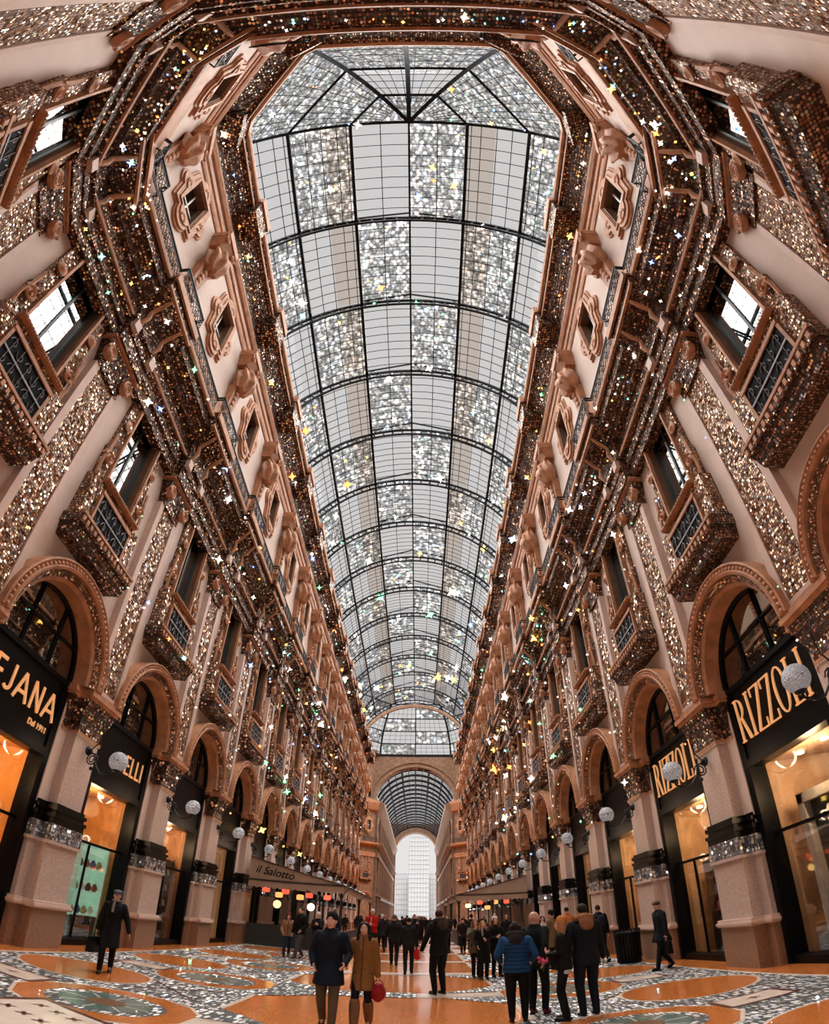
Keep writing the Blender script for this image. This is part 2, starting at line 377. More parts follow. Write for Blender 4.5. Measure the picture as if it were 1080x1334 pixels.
def make_window():
    """first-floor window with balcony parapet"""
    t=thing('window','x','window')
    # recess
    b=MB(); d0,d1=-.58,-.22
    b.box(-WH-.02,-WH+.05,d0,d1,WZ0,WZ1); b.box(WH-.05,WH+.02,d0,d1,WZ0,WZ1); b.box(-WH,WH,d0,d1,WZ1-.05,WZ1+.03); b.box(-WH,WH,d0,d1,WZ0-.05,WZ0+.03)
    b.build('reveal',M['wood'],t,label='brown wooden window reveal')
    b=MB(); f=.07
    b.box(-WH+.05,-WH+.05+f,-.52,-.44,WZ0,WZ1); b.box(WH-.05-f,WH-.05,-.52,-.44,WZ0,WZ1); b.box(-WH,WH,-.52,-.44,WZ1-.05-f,WZ1-.05); b.box(-WH,WH,-.52,-.44,WZ0,WZ0+.1)
    b.box(-.035,.035,-.515,-.445,WZ0,WZ1)
    b.build('casement',M['green_frame'],t,label='dark green casement frame')
    b=MB(); b.box(-WH,WH,-.50,-.485,WZ0,WZ1); b.build('pane',M['winglass'],t,label='dark pane mirroring the glass roof')
    # surround
    b=MB(); w=.42
    for sx in(-1,1):
        o=[(sx*WH,WZ0-.2),(sx*(WH+w),WZ0-.2),(sx*(WH+w+.05),WZ0+.9),(sx*(WH+w-.04),WZ0+1.1),(sx*(WH+w-.04),WZ1+.1),(sx*WH,WZ1+.1)]
        if sx>0: o=o[::-1]
        b.slab(o,WALLY,-.22)
    b.box(-WH-w+.04,WH+w-.04,WALLY,-.2,WZ1+.02,WZ1-.0+.16)
    b.build('surround',M['gl_gold'],t,label='window surround covered in champagne rhinestones',cell=.08)
    b=MB()
    for sx in(-1,1):
        b.box(sx*WH-.035,sx*WH+.035,-.3,-.12,WZ0,WZ1+.02)
        b.tube(spiral((sx*(WH+w-.1),-.13,WZ0+.55),.2,1.6,16,sx),[.045]*17,5)
        b.tube([(sx*(WH+w+.02),-.2,WZ0-.1),(sx*(WH+w+.09),-.15,WZ0+.35),(sx*(WH+w+.02),-.15,WZ0+.8),(sx*(WH+w-.02),-.16,WZ0+1.3)],.05,5)
        b.revolve([(.15,0),(.17,.05),(.09,.08),(.05,.12)],(sx*(WH+.21),-.18,WZ0+1.9),12,axis='y')
    b.box(-WH,WH,-.3,-.12,WZ1-.03,WZ1+.05)
    b.build('carved_trim',M['stone2'],t,smooth=45)
    # parapet
    b=MB(); b.box(-1.32,1.32,WALLY,-.02,8.96,10.25); 
    b.build('parapet',M['gl_gold'],t,label='window parapet covered in champagne rhinestones',cell=.08)
    b=MB(); b.box(-.80,.80,-.02,.03,9.05,9.92)
    g=b.build('grille_panel',M['grille'],t,label='black cast iron scrollwork panel')
    b=MB(); random.seed(3)
    for k in range(5):
        cx=-.62+.31*k
        for cz in(9.27,9.70):
            b.tube([(cx+.13*cos(a)*(1-.12*j),.045,cz+.17*sin(a)*(1-.12*j)) for j,a in enumerate([i*.75*(1 if (k+int(cz*2))%2 else -1) for i in range(11)])],.013,4)
        b.bar((cx,.045,9.1),(cx,.045,9.88),.012,.012)
    b.box(-.80,.80,.03,.055,9.46,9.50)
    b.build('scrollwork',principled('pewter_scrollwork',(.22,.23,.26),.5),g)
    b=MB(); b.box(-.88,.88,-.02,.07,9.92,10.02); b.box(-.88,-.80,-.02,.05,9.0,9.92); b.box(.80,.88,-.02,.05,9.0,9.92)
    b.box(-.88,.88,-.02,.07,8.97,9.05)
    b.box(-.97,.97,-.55,.10,10.25,10.36)
    for k in range(22): b.ball((-.94+k*1.88/21,.11,10.30),.045,6,4)
    b.build('sill',M['stone'],t,smooth=40)
    b=MB()
    b.prism([(-1.30,WALLY),(1.30,WALLY),(1.30,.10),(-1.30,.10)],8.3,8.62,top=[(-1.36,WALLY),(1.36,WALLY),(1.36,.22),(-1.36,.22)])
    b.box(-1.40,1.40,WALLY,.26,8.62,8.90); b.box(-1.34,1.34,WALLY,.16,8.90,8.96)
    b.build('ledge',M['gl_dark'],t,label='heavy ledge under the window covered in rose gold rhinestones',cell=.08)
    b=MB()
    for k in range(15): b.box(-1.36+k*.19,-1.27+k*.19,.22,.30,8.66,8.78)
    b.box(-1.42,1.42,.22,.29,8.84,8.91)
    b.build('ledge_moulding',M['stone'],t)
    return t

def ornate_outline(hw,z0,z1,e):
    """frame outline with a lobe in the middle of every side"""
    zc=(z0+z1)/2; P=[]
    def lobe(ax,c,r,a0,a1,n=8): return [(c[0]+r*cos(a0+(a1-a0)*k/n),c[1]+r*sin(a0+(a1-a0)*k/n)) for k in range(n+1)]
    H=hw+e; B=z0-e; T=z1+e; r=.30+e*.5
    P+=[(-H,B)]; P+=lobe(0,(0,B),r,pi,2*pi); P+=[(H,B)]
    P+=lobe(0,(H-.08,zc),r,-pi/2*.75,pi/2*.75); P+=[(H,T)]
    P+=lobe(0,(0,T),r,0,pi); P+=[(-H,T)]
    P+=lobe(0,(-H+.08,zc),r,pi-pi/2*.75,pi+pi/2*.75)
    return P
AWY=.28   # attic wall face
def make_attic_window():
    t=thing('window','x','window')
    hw,z0,z1=.50,18.45,20.25
    rect=[]
    b=MB()
    ol=ornate_outline(hw,z0,z1,.30)
    n=len(ol)
    def inner(h,a,c):
        L=[]
        for x,z in ol:
            zc=(a+c)/2; sx=x/ (hw+.3); sz=(z-(z0+z1)/2)/((z1-z0)/2+.3)
            m=max(abs(sx),abs(sz)); L.append((sx/m*h,zc+sz/m*(c-a)/2))
        return L
    b.ringslab(ornate_outline(hw,z0,z1,.34),inner(hw,z0,z1),AWY-.02,AWY+.07)
    b.ringslab(ornate_outline(hw,z0,z1,.27),inner(hw+.02,z0-.02,z1+.02),AWY+.05,AWY+.14)
    b.ringslab(ornate_outline(hw,z0,z1,.13),inner(hw+.05,z0-.05,z1+.05),AWY+.12,AWY+.19)
    for (x,z) in((0,z1+.3),(0,z0-.3),(hw+.26,(z0+z1)/2),(-hw-.26,(z0+z1)/2)):
        for k in range(5):
            a=pi*k/4; b.ball((x+.13*cos(a)*(1 if x==0 else .5),AWY+.18,z+.12*sin(a)-.05),(.06,.05,.09),6,4)
    b.build('carved_frame',M['stone2'],t,smooth=40)
    b=MB()
    for sx in(-1,1): b.box(sx*hw-.03,sx*hw+.03,AWY-.3,AWY+.1,z0,z1)
    b.box(-hw,hw,AWY-.3,AWY+.1,z1-.03,z1+.03); b.box(-hw,hw,AWY-.3,AWY+.1,z0-.03,z0+.03)
    b.build('reveal',M['wood'],t,label='brown window reveal')
    b=MB(); b.box(-hw,hw,AWY-.20,AWY-.18,z0,z1); b.build('pane',M['winglass'],t)
    b=MB(); b.box(-hw,hw,AWY-.18,AWY-.14,(z0+z1)/2-.03,(z0+z1)/2+.03); b.box(-.03,.03,AWY-.18,AWY-.14,z0,z1)
    b.build('glazing_bar',M['white_paint'],t,label='white glazing bars')
    return t

def make_herm():
    t=thing('herm_console','x','console')
    b=MB(); b.box(-.30,.30,.2,.58,16.0,16.9); b.box(-.34,.34,.2,.62,16.9,17.0)
    b.prism([(-.22,.2),(.22,.2),(.22,.50),(-.22,.50)],17.0,18.75,top=[(-.32,.2),(.32,.2),(.32,.60),(-.32,.60)])
    b.build('tapered_post',M['stone'],t)
    b=MB()
    for k in range(4): b.ball((0,.56+.02*k,17.6+.28*k),(.12,.07,.16),8,5)
    b.build('carved_leaf',M['stone2'],t,smooth=60)
    b=MB(); loops=[]
    for i in range(25):
        z=18.65+1.45*i/24; u=i/24
        R=.20+.27*sin(pi*min(1,u*.9+.12))
        l=[]
        for k in range(56):
            a=2*pi*k/56; tw=a*7+u*7
            r=R*(1+.20*cos(tw)-.08*abs(sin(u*9)))
            l.append((r*cos(a)*1.05,.62+.12*sin(pi*u)+r*sin(a)*.9,z))
        loops.append(l)
    b.rings(loops); b.ball((0,1.02,19.25),(.20,.12,.26),10,8)
    b.ball((0,1.13,19.22),(.04,.06,.07),6,4); b.ball((0,1.1,19.08),(.09,.05,.03),6,4)
    b.build('draped_bust',M['stone2'],t,smooth=60)
    b=MB(); b.prism([(-.36,.2),(.36,.2),(.36,.7),(-.36,.7)],20.1,20.6,top=[(-.5,.2),(.5,.2),(.5,.95),(-.5,.95)])
    b.box(-.52,.52,.2,1.0,20.6,20.95)
    for sx in(-1,1): b.tube(spiral((sx*.42,.95,20.4),.18,1.7,16,sx),.05,5)
    b.build('bracket',M['stone'],t,smooth=40)
    b=MB(); b.box(-.62,.62,.2,1.36,22.9,23.95); b.build('cornice_block',M['gl_dark'],t,label='cornice block covered in rhinestones',cell=.1)
    b=MB(); b.box(-.66,.66,.6,1.44,23.95,24.42); b.build('lip_block',M['stone'],t)
    return t

def make_rail(L=STEP):
    t=thing('balcony_railing','x','railing')
    z0,z1=16.0,16.92
    def path(u):  # u -L/2..L/2 ; in front of pilasters the balcony projects
        return .80 if abs(abs(u)-L/2)<1.0 else .52
    b=MB(); hb=MB(); e=L/2
    segs=[(-e,-e+1.0,.80),(-e+1.0,e-1.0,.52),(e-1.0,e,.80)]
    for a,c,y in segs:
        for z in(z0+.05,z0+.13,z1-.12): b.bar((a,y,z),(c,y,z),.03,.03)
        hb.bar((a,y,z1),(c,y,z1),.06,.05)
        n=max(2,int(round((c-a)/.5)))
        for k in range(n):
            x0=a+(c-a)*k/n; x1=a+(c-a)*(k+1)/n; xm=(x0+x1)/2
            b.bar((x0,y,z0),(x0,y,z1),.03,.03)
            b.bar((x0,y,z0+.13),(x1,y,z1-.12),.022,.022); b.bar((x0,y,z1-.12),(x1,y,z0+.13),.022,.022)
            b.tube([(xm+.17*cos(q*pi/5),y,z0+.47+.24*sin(q*pi/5)) for q in range(11)],.016,4,cap=False)
            for sx in(-1,1): b.tube([(xm+sx*(.2-.07*cos(q*.9)*(1-q*.1)),y,z0+.47+.09*sin(q*.9)) for q in range(7)],.014,4)
    for x in(-e+1.0,e-1.0):
        for z in(z0+.05,z1-.12): b.bar((x,.52,z),(x,.80,z),.04,.04)
        hb.bar((x,.52,z1),(x,.80,z1),.05,.05)
    hb.build('handrail',M['iron'],t)
    b.build('ironwork',M['iron'],t)
    return t

def make_lamp():
    t=thing('wall_lamp','x','lamp')
    zc=4.46; gy=.72
    b=MB(); b.revolve([(.11,0),(.12,.03),(.07,.06),(.05,.12)],(0,-.2,4.62),12,axis='y'); b.build('wall_boss',M['iron'],t)
    b=MB()
    b.tube([(0,-.12,4.62),(0,.02,4.55),(0,.12,4.3),(0,.28,4.12),(0,.5,4.08),(0,.68,4.13),(0,gy,4.22)],.022,6)
    b.tube([(0,-.02+.17*(1-k/22*.75)*cos(k*.6),4.42+.17*(1-k/22*.75)*sin(k*.6)) for k in range(23)],.018,5)
    b.tube([(0,-.1,4.66),(0,.06,4.85),(0,.10,5.15),(0,.0,5.45)],.016,5)
    b.ball((0,.02,4.2),.05,8,6)
    b.build('bracket',M['iron'],t,smooth=60)
    b=MB(); b.revolve([(.03,0),(.10,.03),(.11,.06),(.03,.07)],(0,gy,4.19),12); b.build('cup',M['iron'],t)
    b=MB(); b.ball((0,gy,zc),.235,28,20); b.build('globe',M['gl_globe'],t,smooth=180,label='round globe covered in silvery rhinestones',cell=.055)
    return t

# ---- shop front (one bay, between two piers)
def text_mesh(body,size,shear=0,ext=.02,bold=0):
    cu=bpy.data.curves.new('lettering','FONT'); cu.body=body; cu.size=size; cu.extrude=ext; cu.align_x='CENTER'; cu.shear=shear; cu.offset=bold
    o=bpy.data.objects.new('lettering_tmp',cu); COL.objects.link(o)
    dg=bpy.context.evaluated_depsgraph_get()
    me=bpy.data.meshes.new_from_object(o.evaluated_get(dg)); bpy.data.objects.remove(o); bpy.data.curves.remove(cu)
    return me
def put_text(body,size,parent,mat,x,y,z,shear=0,name='lettering',bold=0,flip=True,label=None):
    me=text_mesh(body,size,shear,.015,bold); me.materials.clear(); me.materials.append(mat)
    # text lies in xy; stand it up facing +Y (reads right when seen from +Y looking to -Y, so mirror x)
    for v in me.vertices:
        a,b_,c=v.co; v.co=(-a+x, c+y, b_+z)
    me.update()
    o=bpy.data.objects.new(name,me); COL.objects.link(o); o.parent=parent
    if label: o['label']=label
    return o
def serif_word(word,h,w,gap,wide=None):
    """Roman capitals with thick and thin strokes: R I Z O L"""
    b=MB(); x=0; T=.16*w; t=.05*w+.01
    def q(pts): b.slab([(px+x,pz) for px,pz in pts],0,.03)
    for ch in word:
        if ch=='I':
            cw=.5*w; c=cw/2; q([(c-T/2,0),(c+T/2,0),(c+T/2,h),(c-T/2,h)]); q([(c-T,0),(c+T,0),(c+T,t),(c-T,t)]); q([(c-T,h-t),(c+T,h-t),(c+T,h),(c-T,h)])
        elif ch=='Z':
            cw=.86*w; q([(0,h-t),(cw,h-t),(cw,h),(0,h)]); q([(0,0),(cw,0),(cw,t),(0,t)]); q([(0,t),(T*1.15,t),(cw,h-t),(cw-T*1.15,h-t)])
            q([(0,h*.80),(t,h*.80),(t,h),(0,h)]); q([(cw-t,0),(cw,0),(cw,h*.2),(cw-t,h*.2)])
        elif ch=='L':
            cw=.78*w; q([(.1*w,0),(.1*w+T,0),(.1*w+T,h),(.1*w,h)]); q([(0,0),(cw,0),(cw,t),(0,t)]); q([(cw-t,0),(cw,0),(cw,h*.22),(cw-t,h*.22)]); q([(0,h-t),(.2*w+T,h-t),(.2*w+T,h),(0,h)])
        elif ch=='R':
            cw=.92*w; q([(.1*w,0),(.1*w+T,0),(.1*w+T,h),(.1*w,h)]); q([(0,0),(.2*w+T,0),(.2*w+T,t),(0,t)]); q([(0,h-t),(.3*w,h-t),(.3*w,h),(0,h)])
            n=12; cx,cz=.1*w+T,h*.75; rx,rz=.5*w,h*.25
            for k in range(n):
                a0=-pi/2+pi*k/n; a1=-pi/2+pi*(k+1)/n
                f=lambda a,s:(cx+(rx-s*(t+(T-t)*abs(cos(a))))*cos(a), cz+(rz-s*t)*sin(a))
                q([f(a0,1),f(a0,0),f(a1,0),f(a1,1)])
            q([(.1*w+T+.12*w,h*.52),(.1*w+T+.12*w+T,h*.52),(cw+.06*w,0),(cw-T,0)])
        elif ch=='O':
            cw=.98*w; n=24; cx,cz=cw/2,h/2
            for k in range(n):
                a0=2*pi*k/n; a1=2*pi*(k+1)/n
                f=lambda a,s:(cx+(cw/2-s*(t+(T-t)*abs(cos(a))))*cos(a), cz+(h/2-s*t)*sin(a))
                q([f(a0,1),f(a0,0),f(a1,0),f(a1,1)])
        x+=cw+gap
    tot=x-gap
    return b,tot
def sans_word(word,h,w,gap,T):
    b=MB(); x=0
    def s(p,q_): 
        p=Vector((p[0]+x,0,p[1]));q_=Vector((q_[0]+x,0,q_[1])); d=(q_-p).normalized(); nn=Vector((-d.z,0,d.x))*T/2
        b.slab([((p-nn).x,(p-nn).z),((q_-nn).x,(q_-nn).z),((q_+nn).x,(q_+nn).z),((p+nn).x,(p+nn).z)],0,.03)
    for ch in word:
        if ch=='A': cw=w; s((0,0),(w/2,h)); s((w,0),(w/2,h)); s((w*.2,h*.32),(w*.8,h*.32))
        elif ch=='N': cw=w*.86; s((T/2,0),(T/2,h)); s((cw-T/2,0),(cw-T/2,h)); s((T/2,h),(cw-T/2,0))
        elif ch=='E': cw=w*.66; s((T/2,0),(T/2,h)); s((0,T/2),(cw,T/2)); s((0,h/2),(cw*.9,h/2)); s((0,h-T/2),(cw,h-T/2))
        elif ch=='L': cw=w*.6; s((T/2,0),(T/2,h)); s((0,T/2),(cw,T/2))
        elif ch=='I': cw=T; s((T/2,0),(T/2,h))
        elif ch=='J':
            cw=w*.55; s((cw-T/2,h*.25),(cw-T/2,h)); r=cw*.45
            pr=None
            for k in range(7):
                a=0-pi*k/7*.95; p=(cw-T/2-r+r*cos(a),h*.27+r*1.0*sin(a))
                if pr: s(pr,p)
                pr=p
        x+=cw+gap
    return b,x-gap
def put_word(b,tot,parent,mat,xc,y,z,name='lettering',label=None):
    # mirror in x so that it reads from the nave
    for i,(a,c,d) in enumerate(b.v): b.v[i]=(xc+tot/2-a,c+y,d+z)
    b.f=[f[::-1] for f in b.f]
    return b.build(name,mat,parent,label=label)

FY=-.62   # fascia face
def make_shopfront(kind,name='shopfront'):
    t=thing(name,'x','shopfront')
    b=MB()
    for sx in(-1,1): b.box(sx*1.60-.17,sx*1.60+.17,-1.0,FY+.04,0,5.95)
    b.box(-1.6,1.6,-.95,FY+.05,4.08,4.26); b.box(-1.6,1.6,-.95,FY,.0,.16)
    b.build('frame',M['blackframe'],t)
    b=MB(); b.box(-1.5,1.5,-.95,FY,4.24,5.86); b.box(-1.62,1.62,-.95,FY+.06,5.82,5.93)
    b.build('fascia',M['blackframe'],t,label='black signboard')
    # lunette
    b=MB(); b.slab(arc_pts(1.62,5.92,24),-.68,-.66); b.build('lunette_glass',M['lunetteglass'],t,label='dark half-round window glass')
    b=MB()
    for x in(-.55,.55): b.bar((x,-.63,5.92),(x,-.63,AZ+sqrt(1.6**2-x*x)),.07,.08)
    b.bar((-1.5,-.63,6.72),(1.5,-.63,6.72),.06,.04)
    L=[(1.62*cos(pi*k/24),-.63,5.95+1.62*sin(pi*k/24)) for k in range(25)]; b.tube(L,.07,5)
    b.build('lunette_frame',M['blackframe'],t)
    # glazing bars and glass of the shop window
    b=MB(); b.bar((-1.45,-.84,2.62),(1.45,-.84,2.62),.06,.07); 
    if kind!='R1': b.bar((.35,-.84,.16),(.35,-.84,2.62),.06,.06)
    b.build('glazing_bar',M['blackframe'],t)
    b=MB(); b.box(-1.45,1.45,-.86,-.85,.16,4.1); b.build('shop_glass',M['shopglass'],t,label='clear shop window glass')
    # the lit room behind
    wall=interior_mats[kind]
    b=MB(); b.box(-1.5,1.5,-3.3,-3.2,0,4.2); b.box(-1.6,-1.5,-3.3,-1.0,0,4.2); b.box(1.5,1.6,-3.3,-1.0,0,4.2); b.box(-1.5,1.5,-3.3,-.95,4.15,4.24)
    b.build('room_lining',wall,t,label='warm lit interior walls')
    b=MB(); b.box(-1.5,1.5,-3.2,-.95,-.01,.02); b.build('room_floor',M['wood'],t)
    for x in(-.9,0,.9):
        b=MB(); b.revolve([(.09,0),(.09,.04)],(x,-1.6,4.09),10)
        b.build('spotlight',emissive_warm,t,label='small round ceiling spotlight')
    return t
LAMP=45
# ------------------------------------------------------------------ shops
emissive_warm=emissive('warm_spotlight',(1,.72,.40),14)
interior_mats={
 'L1':principled('amber_shop_wall',(.75,.33,.07),.6,noise=.2,nscale=2),
 'L2':principled('orange_wood_panelling',(.62,.27,.08),.5,noise=.35,nscale=3),
 'L3':principled('brown_shop_wall',(.42,.20,.09),.6,noise=.3,nscale=3),
 'R1':principled('tan_vaulted_shop_wall',(.50,.33,.22),.6,noise=.35,nscale=2),
 'R2':principled('honey_shop_wall',(.58,.36,.19),.6,noise=.3,nscale=2),
 'far':principled('shop_wall_painted_glow',(.45,.24,.12),.6,noise=.4,nscale=1.5,emit=(1,.52,.22),estr=.16),  # glow put into the wall colour in place of shop lamps
}
def shop_light(side,y,e,col=(1,.66,.36)):
    l=bpy.data.lights.new('shop_lamp','POINT'); l.energy=e; l.color=col; l.shadow_soft_size=.25
    o=bpy.data.objects.new('shop_lamp',l); COL.objects.link(o); o.location=(side*(D0+1.25),y,3.6)
# ------------------------------------------------------------------ walls
def add_wall_bay(b, hw, loc, rz, low=True, attic=True, R=1.66):
    """pale upper wall with arch and window openings; local coords then transformed"""
    s=len(b.v)
    y=WALLY; yb=-1.05
    zt=8.6; n=18
    # spandrels up to 8.6
    def rect(x0,x1,z0,z1,yy=y): b.add([(x0,yy,z0),(x1,yy,z0),(x1,yy,z1),(x0,yy,z1)],[(3,2,1,0)])
    if low:
        arc=[(R*cos(pi*k/n),AZ+R*sin(pi*k/n)) for k in range(n+1)]
        def outer(k):
            a=pi*k/n; c,s_=cos(a),sin(a)
            t=min((hw/abs(c)) if abs(c)>1e-6 else 1e9, ((zt-AZ)/s_) if s_>1e-6 else 1e9)
            return (t*c,AZ+t*s_)
        for k in range(n):
            a0,a1=arc[k],arc[k+1]; o0,o1=outer(k),outer(k+1)
            P=[a0,o0]
            corner=None
            for cx in(hw,-hw):
                ac=atan2(zt-AZ,cx)
                if pi*k/n<ac<pi*(k+1)/n: P.append((cx,zt))
            P+=[o1,a1]
            b.add([(x,y,z) for x,z in P],[list(range(len(P)))[::-1]])
            b.add([(a0[0],y,a0[1]),(a1[0],y,a1[1]),(a1[0],yb,a1[1]),(a0[0],yb,a0[1])],[(0,1,2,3)])
        # jamb strips beside opening under the spring line
        for sx in(-1,1):
            b.box(min(sx*R,sx*hw),max(sx*R,sx*hw),yb,y-.2,0,AZ)
        rect(-hw,hw,8.6,WZ0); rect(-hw,-WH,WZ0,WZ1); rect(WH,hw,WZ0,WZ1); rect(-hw,hw,WZ1,15.4)
        for sx in(-1,1):
            b.add([(sx*WH,y,WZ0),(sx*WH,y,WZ1),(sx*WH,-.9,WZ1),(sx*WH,-.9,WZ0)],[(0,1,2,3)])
        b.box(-WH-.1,WH+.1,-1.0,-.9,WZ0-.1,WZ1+.1)
    # attic storey
    if attic:
        a=AWY; ah,z0,z1=.50,18.45,20.25
        rect(-hw,hw,15.9,z0,a); rect(-hw,-ah,z0,z1,a); rect(ah,hw,z0,z1,a); rect(-hw,hw,z1,23.2,a)
        b.box(-ah-.1,ah+.1,a-.55,a-.48,z0-.1,z1+.1)
    M_=Matrix.Translation(loc)@Matrix.Rotation(rz,4,'Z'); b.xform(M_,s)

for side in(-1,1):
    b=MB()
    mid0=(KY+pil_y(1))/2; add_wall_bay(b,(pil_y(1)-KY)/2+.02,*side_loc(side,mid0),R=1.31)
    for i in range(1,15): add_wall_bay(b,STEP/2,*side_loc(side,pil_y(i)+STEP/2))
    # chamfer at the near end
    cl=((side*-1*-1)*(D0+EX)/2,(KY+EY)/2,0)
    crz=-pi/4 if side<0 else pi/4
    add_wall_bay(b,sqrt((D0-EX)**2+(KY-EY)**2)/2+.08,(side*(D0+EX)/2,(KY+EY)/2,0),crz,low=False)
    add_wall_bay(b,sqrt((D0-EX2)**2+(KY2-EY)**2)/2+.2,(side*((D0+EX2)/2+.2),(KY2+EY)/2+.2,0),crz,attic=False)
    # solid back so that no daylight leaks through
    b.box(side*(D0+4.2)-.1,side*(D0+4.2)+.1,-6,FAR,0,24.4)
    o=b.build('wall_'+SIDE[side],M['plaster']); tag(o,kind='structure')
b=MB(); 
for x0,x1 in((-EX2-.6,-2.6),(2.6,EX2+.6)): b.box(x0,x1,-2.2,EY+WALLY,0,15.4)
b.box(-2.6,2.6,-2.2,EY+WALLY,9,15.4); b.box(-EX-.6,EX+.6,-2.2,EY+AWY,15.4,23.2)
tag(b.build('wall_near_end',M['plaster']),kind='structure')

# ------------------------------------------------------------------ swept trims
PATH=[(-D0,FAR),(-D0,KY),(-EX,EY),(EX,EY),(D0,KY),(D0,FAR)]
PATHL=[(-D0,FAR),(-D0,KY2),(-EX2,EY),(EX2,EY),(D0,KY2),(D0,FAR)]
def offset_path(P,d):
    out=[]
    for i,p in enumerate(P):
        def nrm(a,b_):
            v=Vector((b_[0]-a[0],b_[1]-a[1])).normalized(); return Vector((-v.y,v.x))
        ns=[]
        if i>0: ns.append(nrm(P[i-1],p))
        if i<len(P)-1: ns.append(nrm(p,P[i+1]))
        if len(ns)==1: out.append((p[0]+ns[0].x*d,p[1]+ns[0].y*d))
        else:
            m=(ns[0]+ns[1]); m=m/(m.dot(ns[0])); out.append((p[0]+m.x*d,p[1]+m.y*d))
    return out
def sweep(prof,P,name,mat,cell=None,n=[0]):
    b=MB(); loops=[]
    cols=[offset_path(P,y) for y,z in prof]
    for i in range(len(P)): loops.append([(cols[k][i][0],cols[k][i][1],prof[k][1]) for k in range(len(prof))])
    # split long straight runs so that textures sized per piece stay even
    b.rings(loops,True,True)
    o=b.build(name,mat,cell=cell); return tag(o,kind='structure')
tn=[0]
def trims(prof,mat,gl=False):
    cuts=[22.0,46.0]
    lowp=max(z for y,z in prof)<16.1; PT=PATHL if lowp else PATH; KY_,EX_=(KY2,EX2) if lowp else (KY,EX)
    if not gl:
        tn[0]+=1; sweep(prof,PT,'trim_%d'%tn[0],mat); return
    pieces=[[(-D0,cuts[0]),(-D0,KY_),(-EX_,EY),(EX_,EY),(D0,KY_),(D0,cuts[0])]]
    for a,c in((cuts[0],cuts[1]),(cuts[1],FAR)):
        pieces.append([(-D0,c),(-D0,a)]); pieces.append([(D0,a),(D0,c)])
    for k,P in enumerate(pieces):
        tn[0]+=1; o=sweep(prof,P,'trim_%d'%tn[0],mat)
        o['cell']=[.085,.16,.16,.28,.28][k]
trims([(-.4,13.2),(-.08,13.2),(-.08,13.6),(.0,13.62),(.0,13.98),(.10,14.0),(.10,14.1),(-.4,14.1)],M['gl_dark'],True)
trims([(.05,14.06),(.15,14.06),(.17,14.14),(.05,14.14)],M['stone'])
trims([(-.4,14.1),(-.05,14.1),(-.05,14.95),(.12,15.0),(.16,15.2),(.40,15.36),(.40,15.42),(.50,15.42),(.50,15.80),(.58,15.84),(.60,15.98),(-.4,15.98)],M['gl_dark'],True)
trims([(.56,15.82),(.64,15.84),(.66,15.94),(.64,16.02),(.56,16.02)],M['stone'])
trims([(AWY-.05,15.98),(AWY+.08,15.98),(AWY+.08,17.3),(AWY+.03,17.36),(AWY-.05,17.36)],M['stone'])
trims([(AWY-.05,21.0),(AWY+.05,21.0),(AWY+.09,21.1),(AWY+.09,21.35),(AWY+.15,21.4),(AWY+.15,21.55),(AWY-.05,21.55)],M['stone'])
trims([(AWY-.05,21.55),(AWY+.06,21.55),(AWY+.06,22.0),(AWY-.05,22.0)],M['palestone'])
trims([(AWY-.05,22.0),(AWY+.16,22.0),(AWY+.24,22.15),(AWY+.24,22.3),(AWY-.05,22.3)],M['stone'])
trims([(AWY-.05,22.3),(AWY+.14,22.3),(AWY+.20,22.9),(.98,23.5),(1.10,23.55),(1.10,23.9),(1.18,24.0),(-1.4,24.0),(-1.4,23.2),(AWY-.05,23.2)],M['gl_dark'],True)
trims([(1.10,23.52),(1.15,23.52),(1.15,23.62),(1.10,23.62)],M['stone2'])
trims([(1.16,23.95),(1.24,24.0),(1.27,24.15),(1.22,24.38),(-2.2,24.38),(-2.2,23.98),(1.0,23.95)],M['stone'])

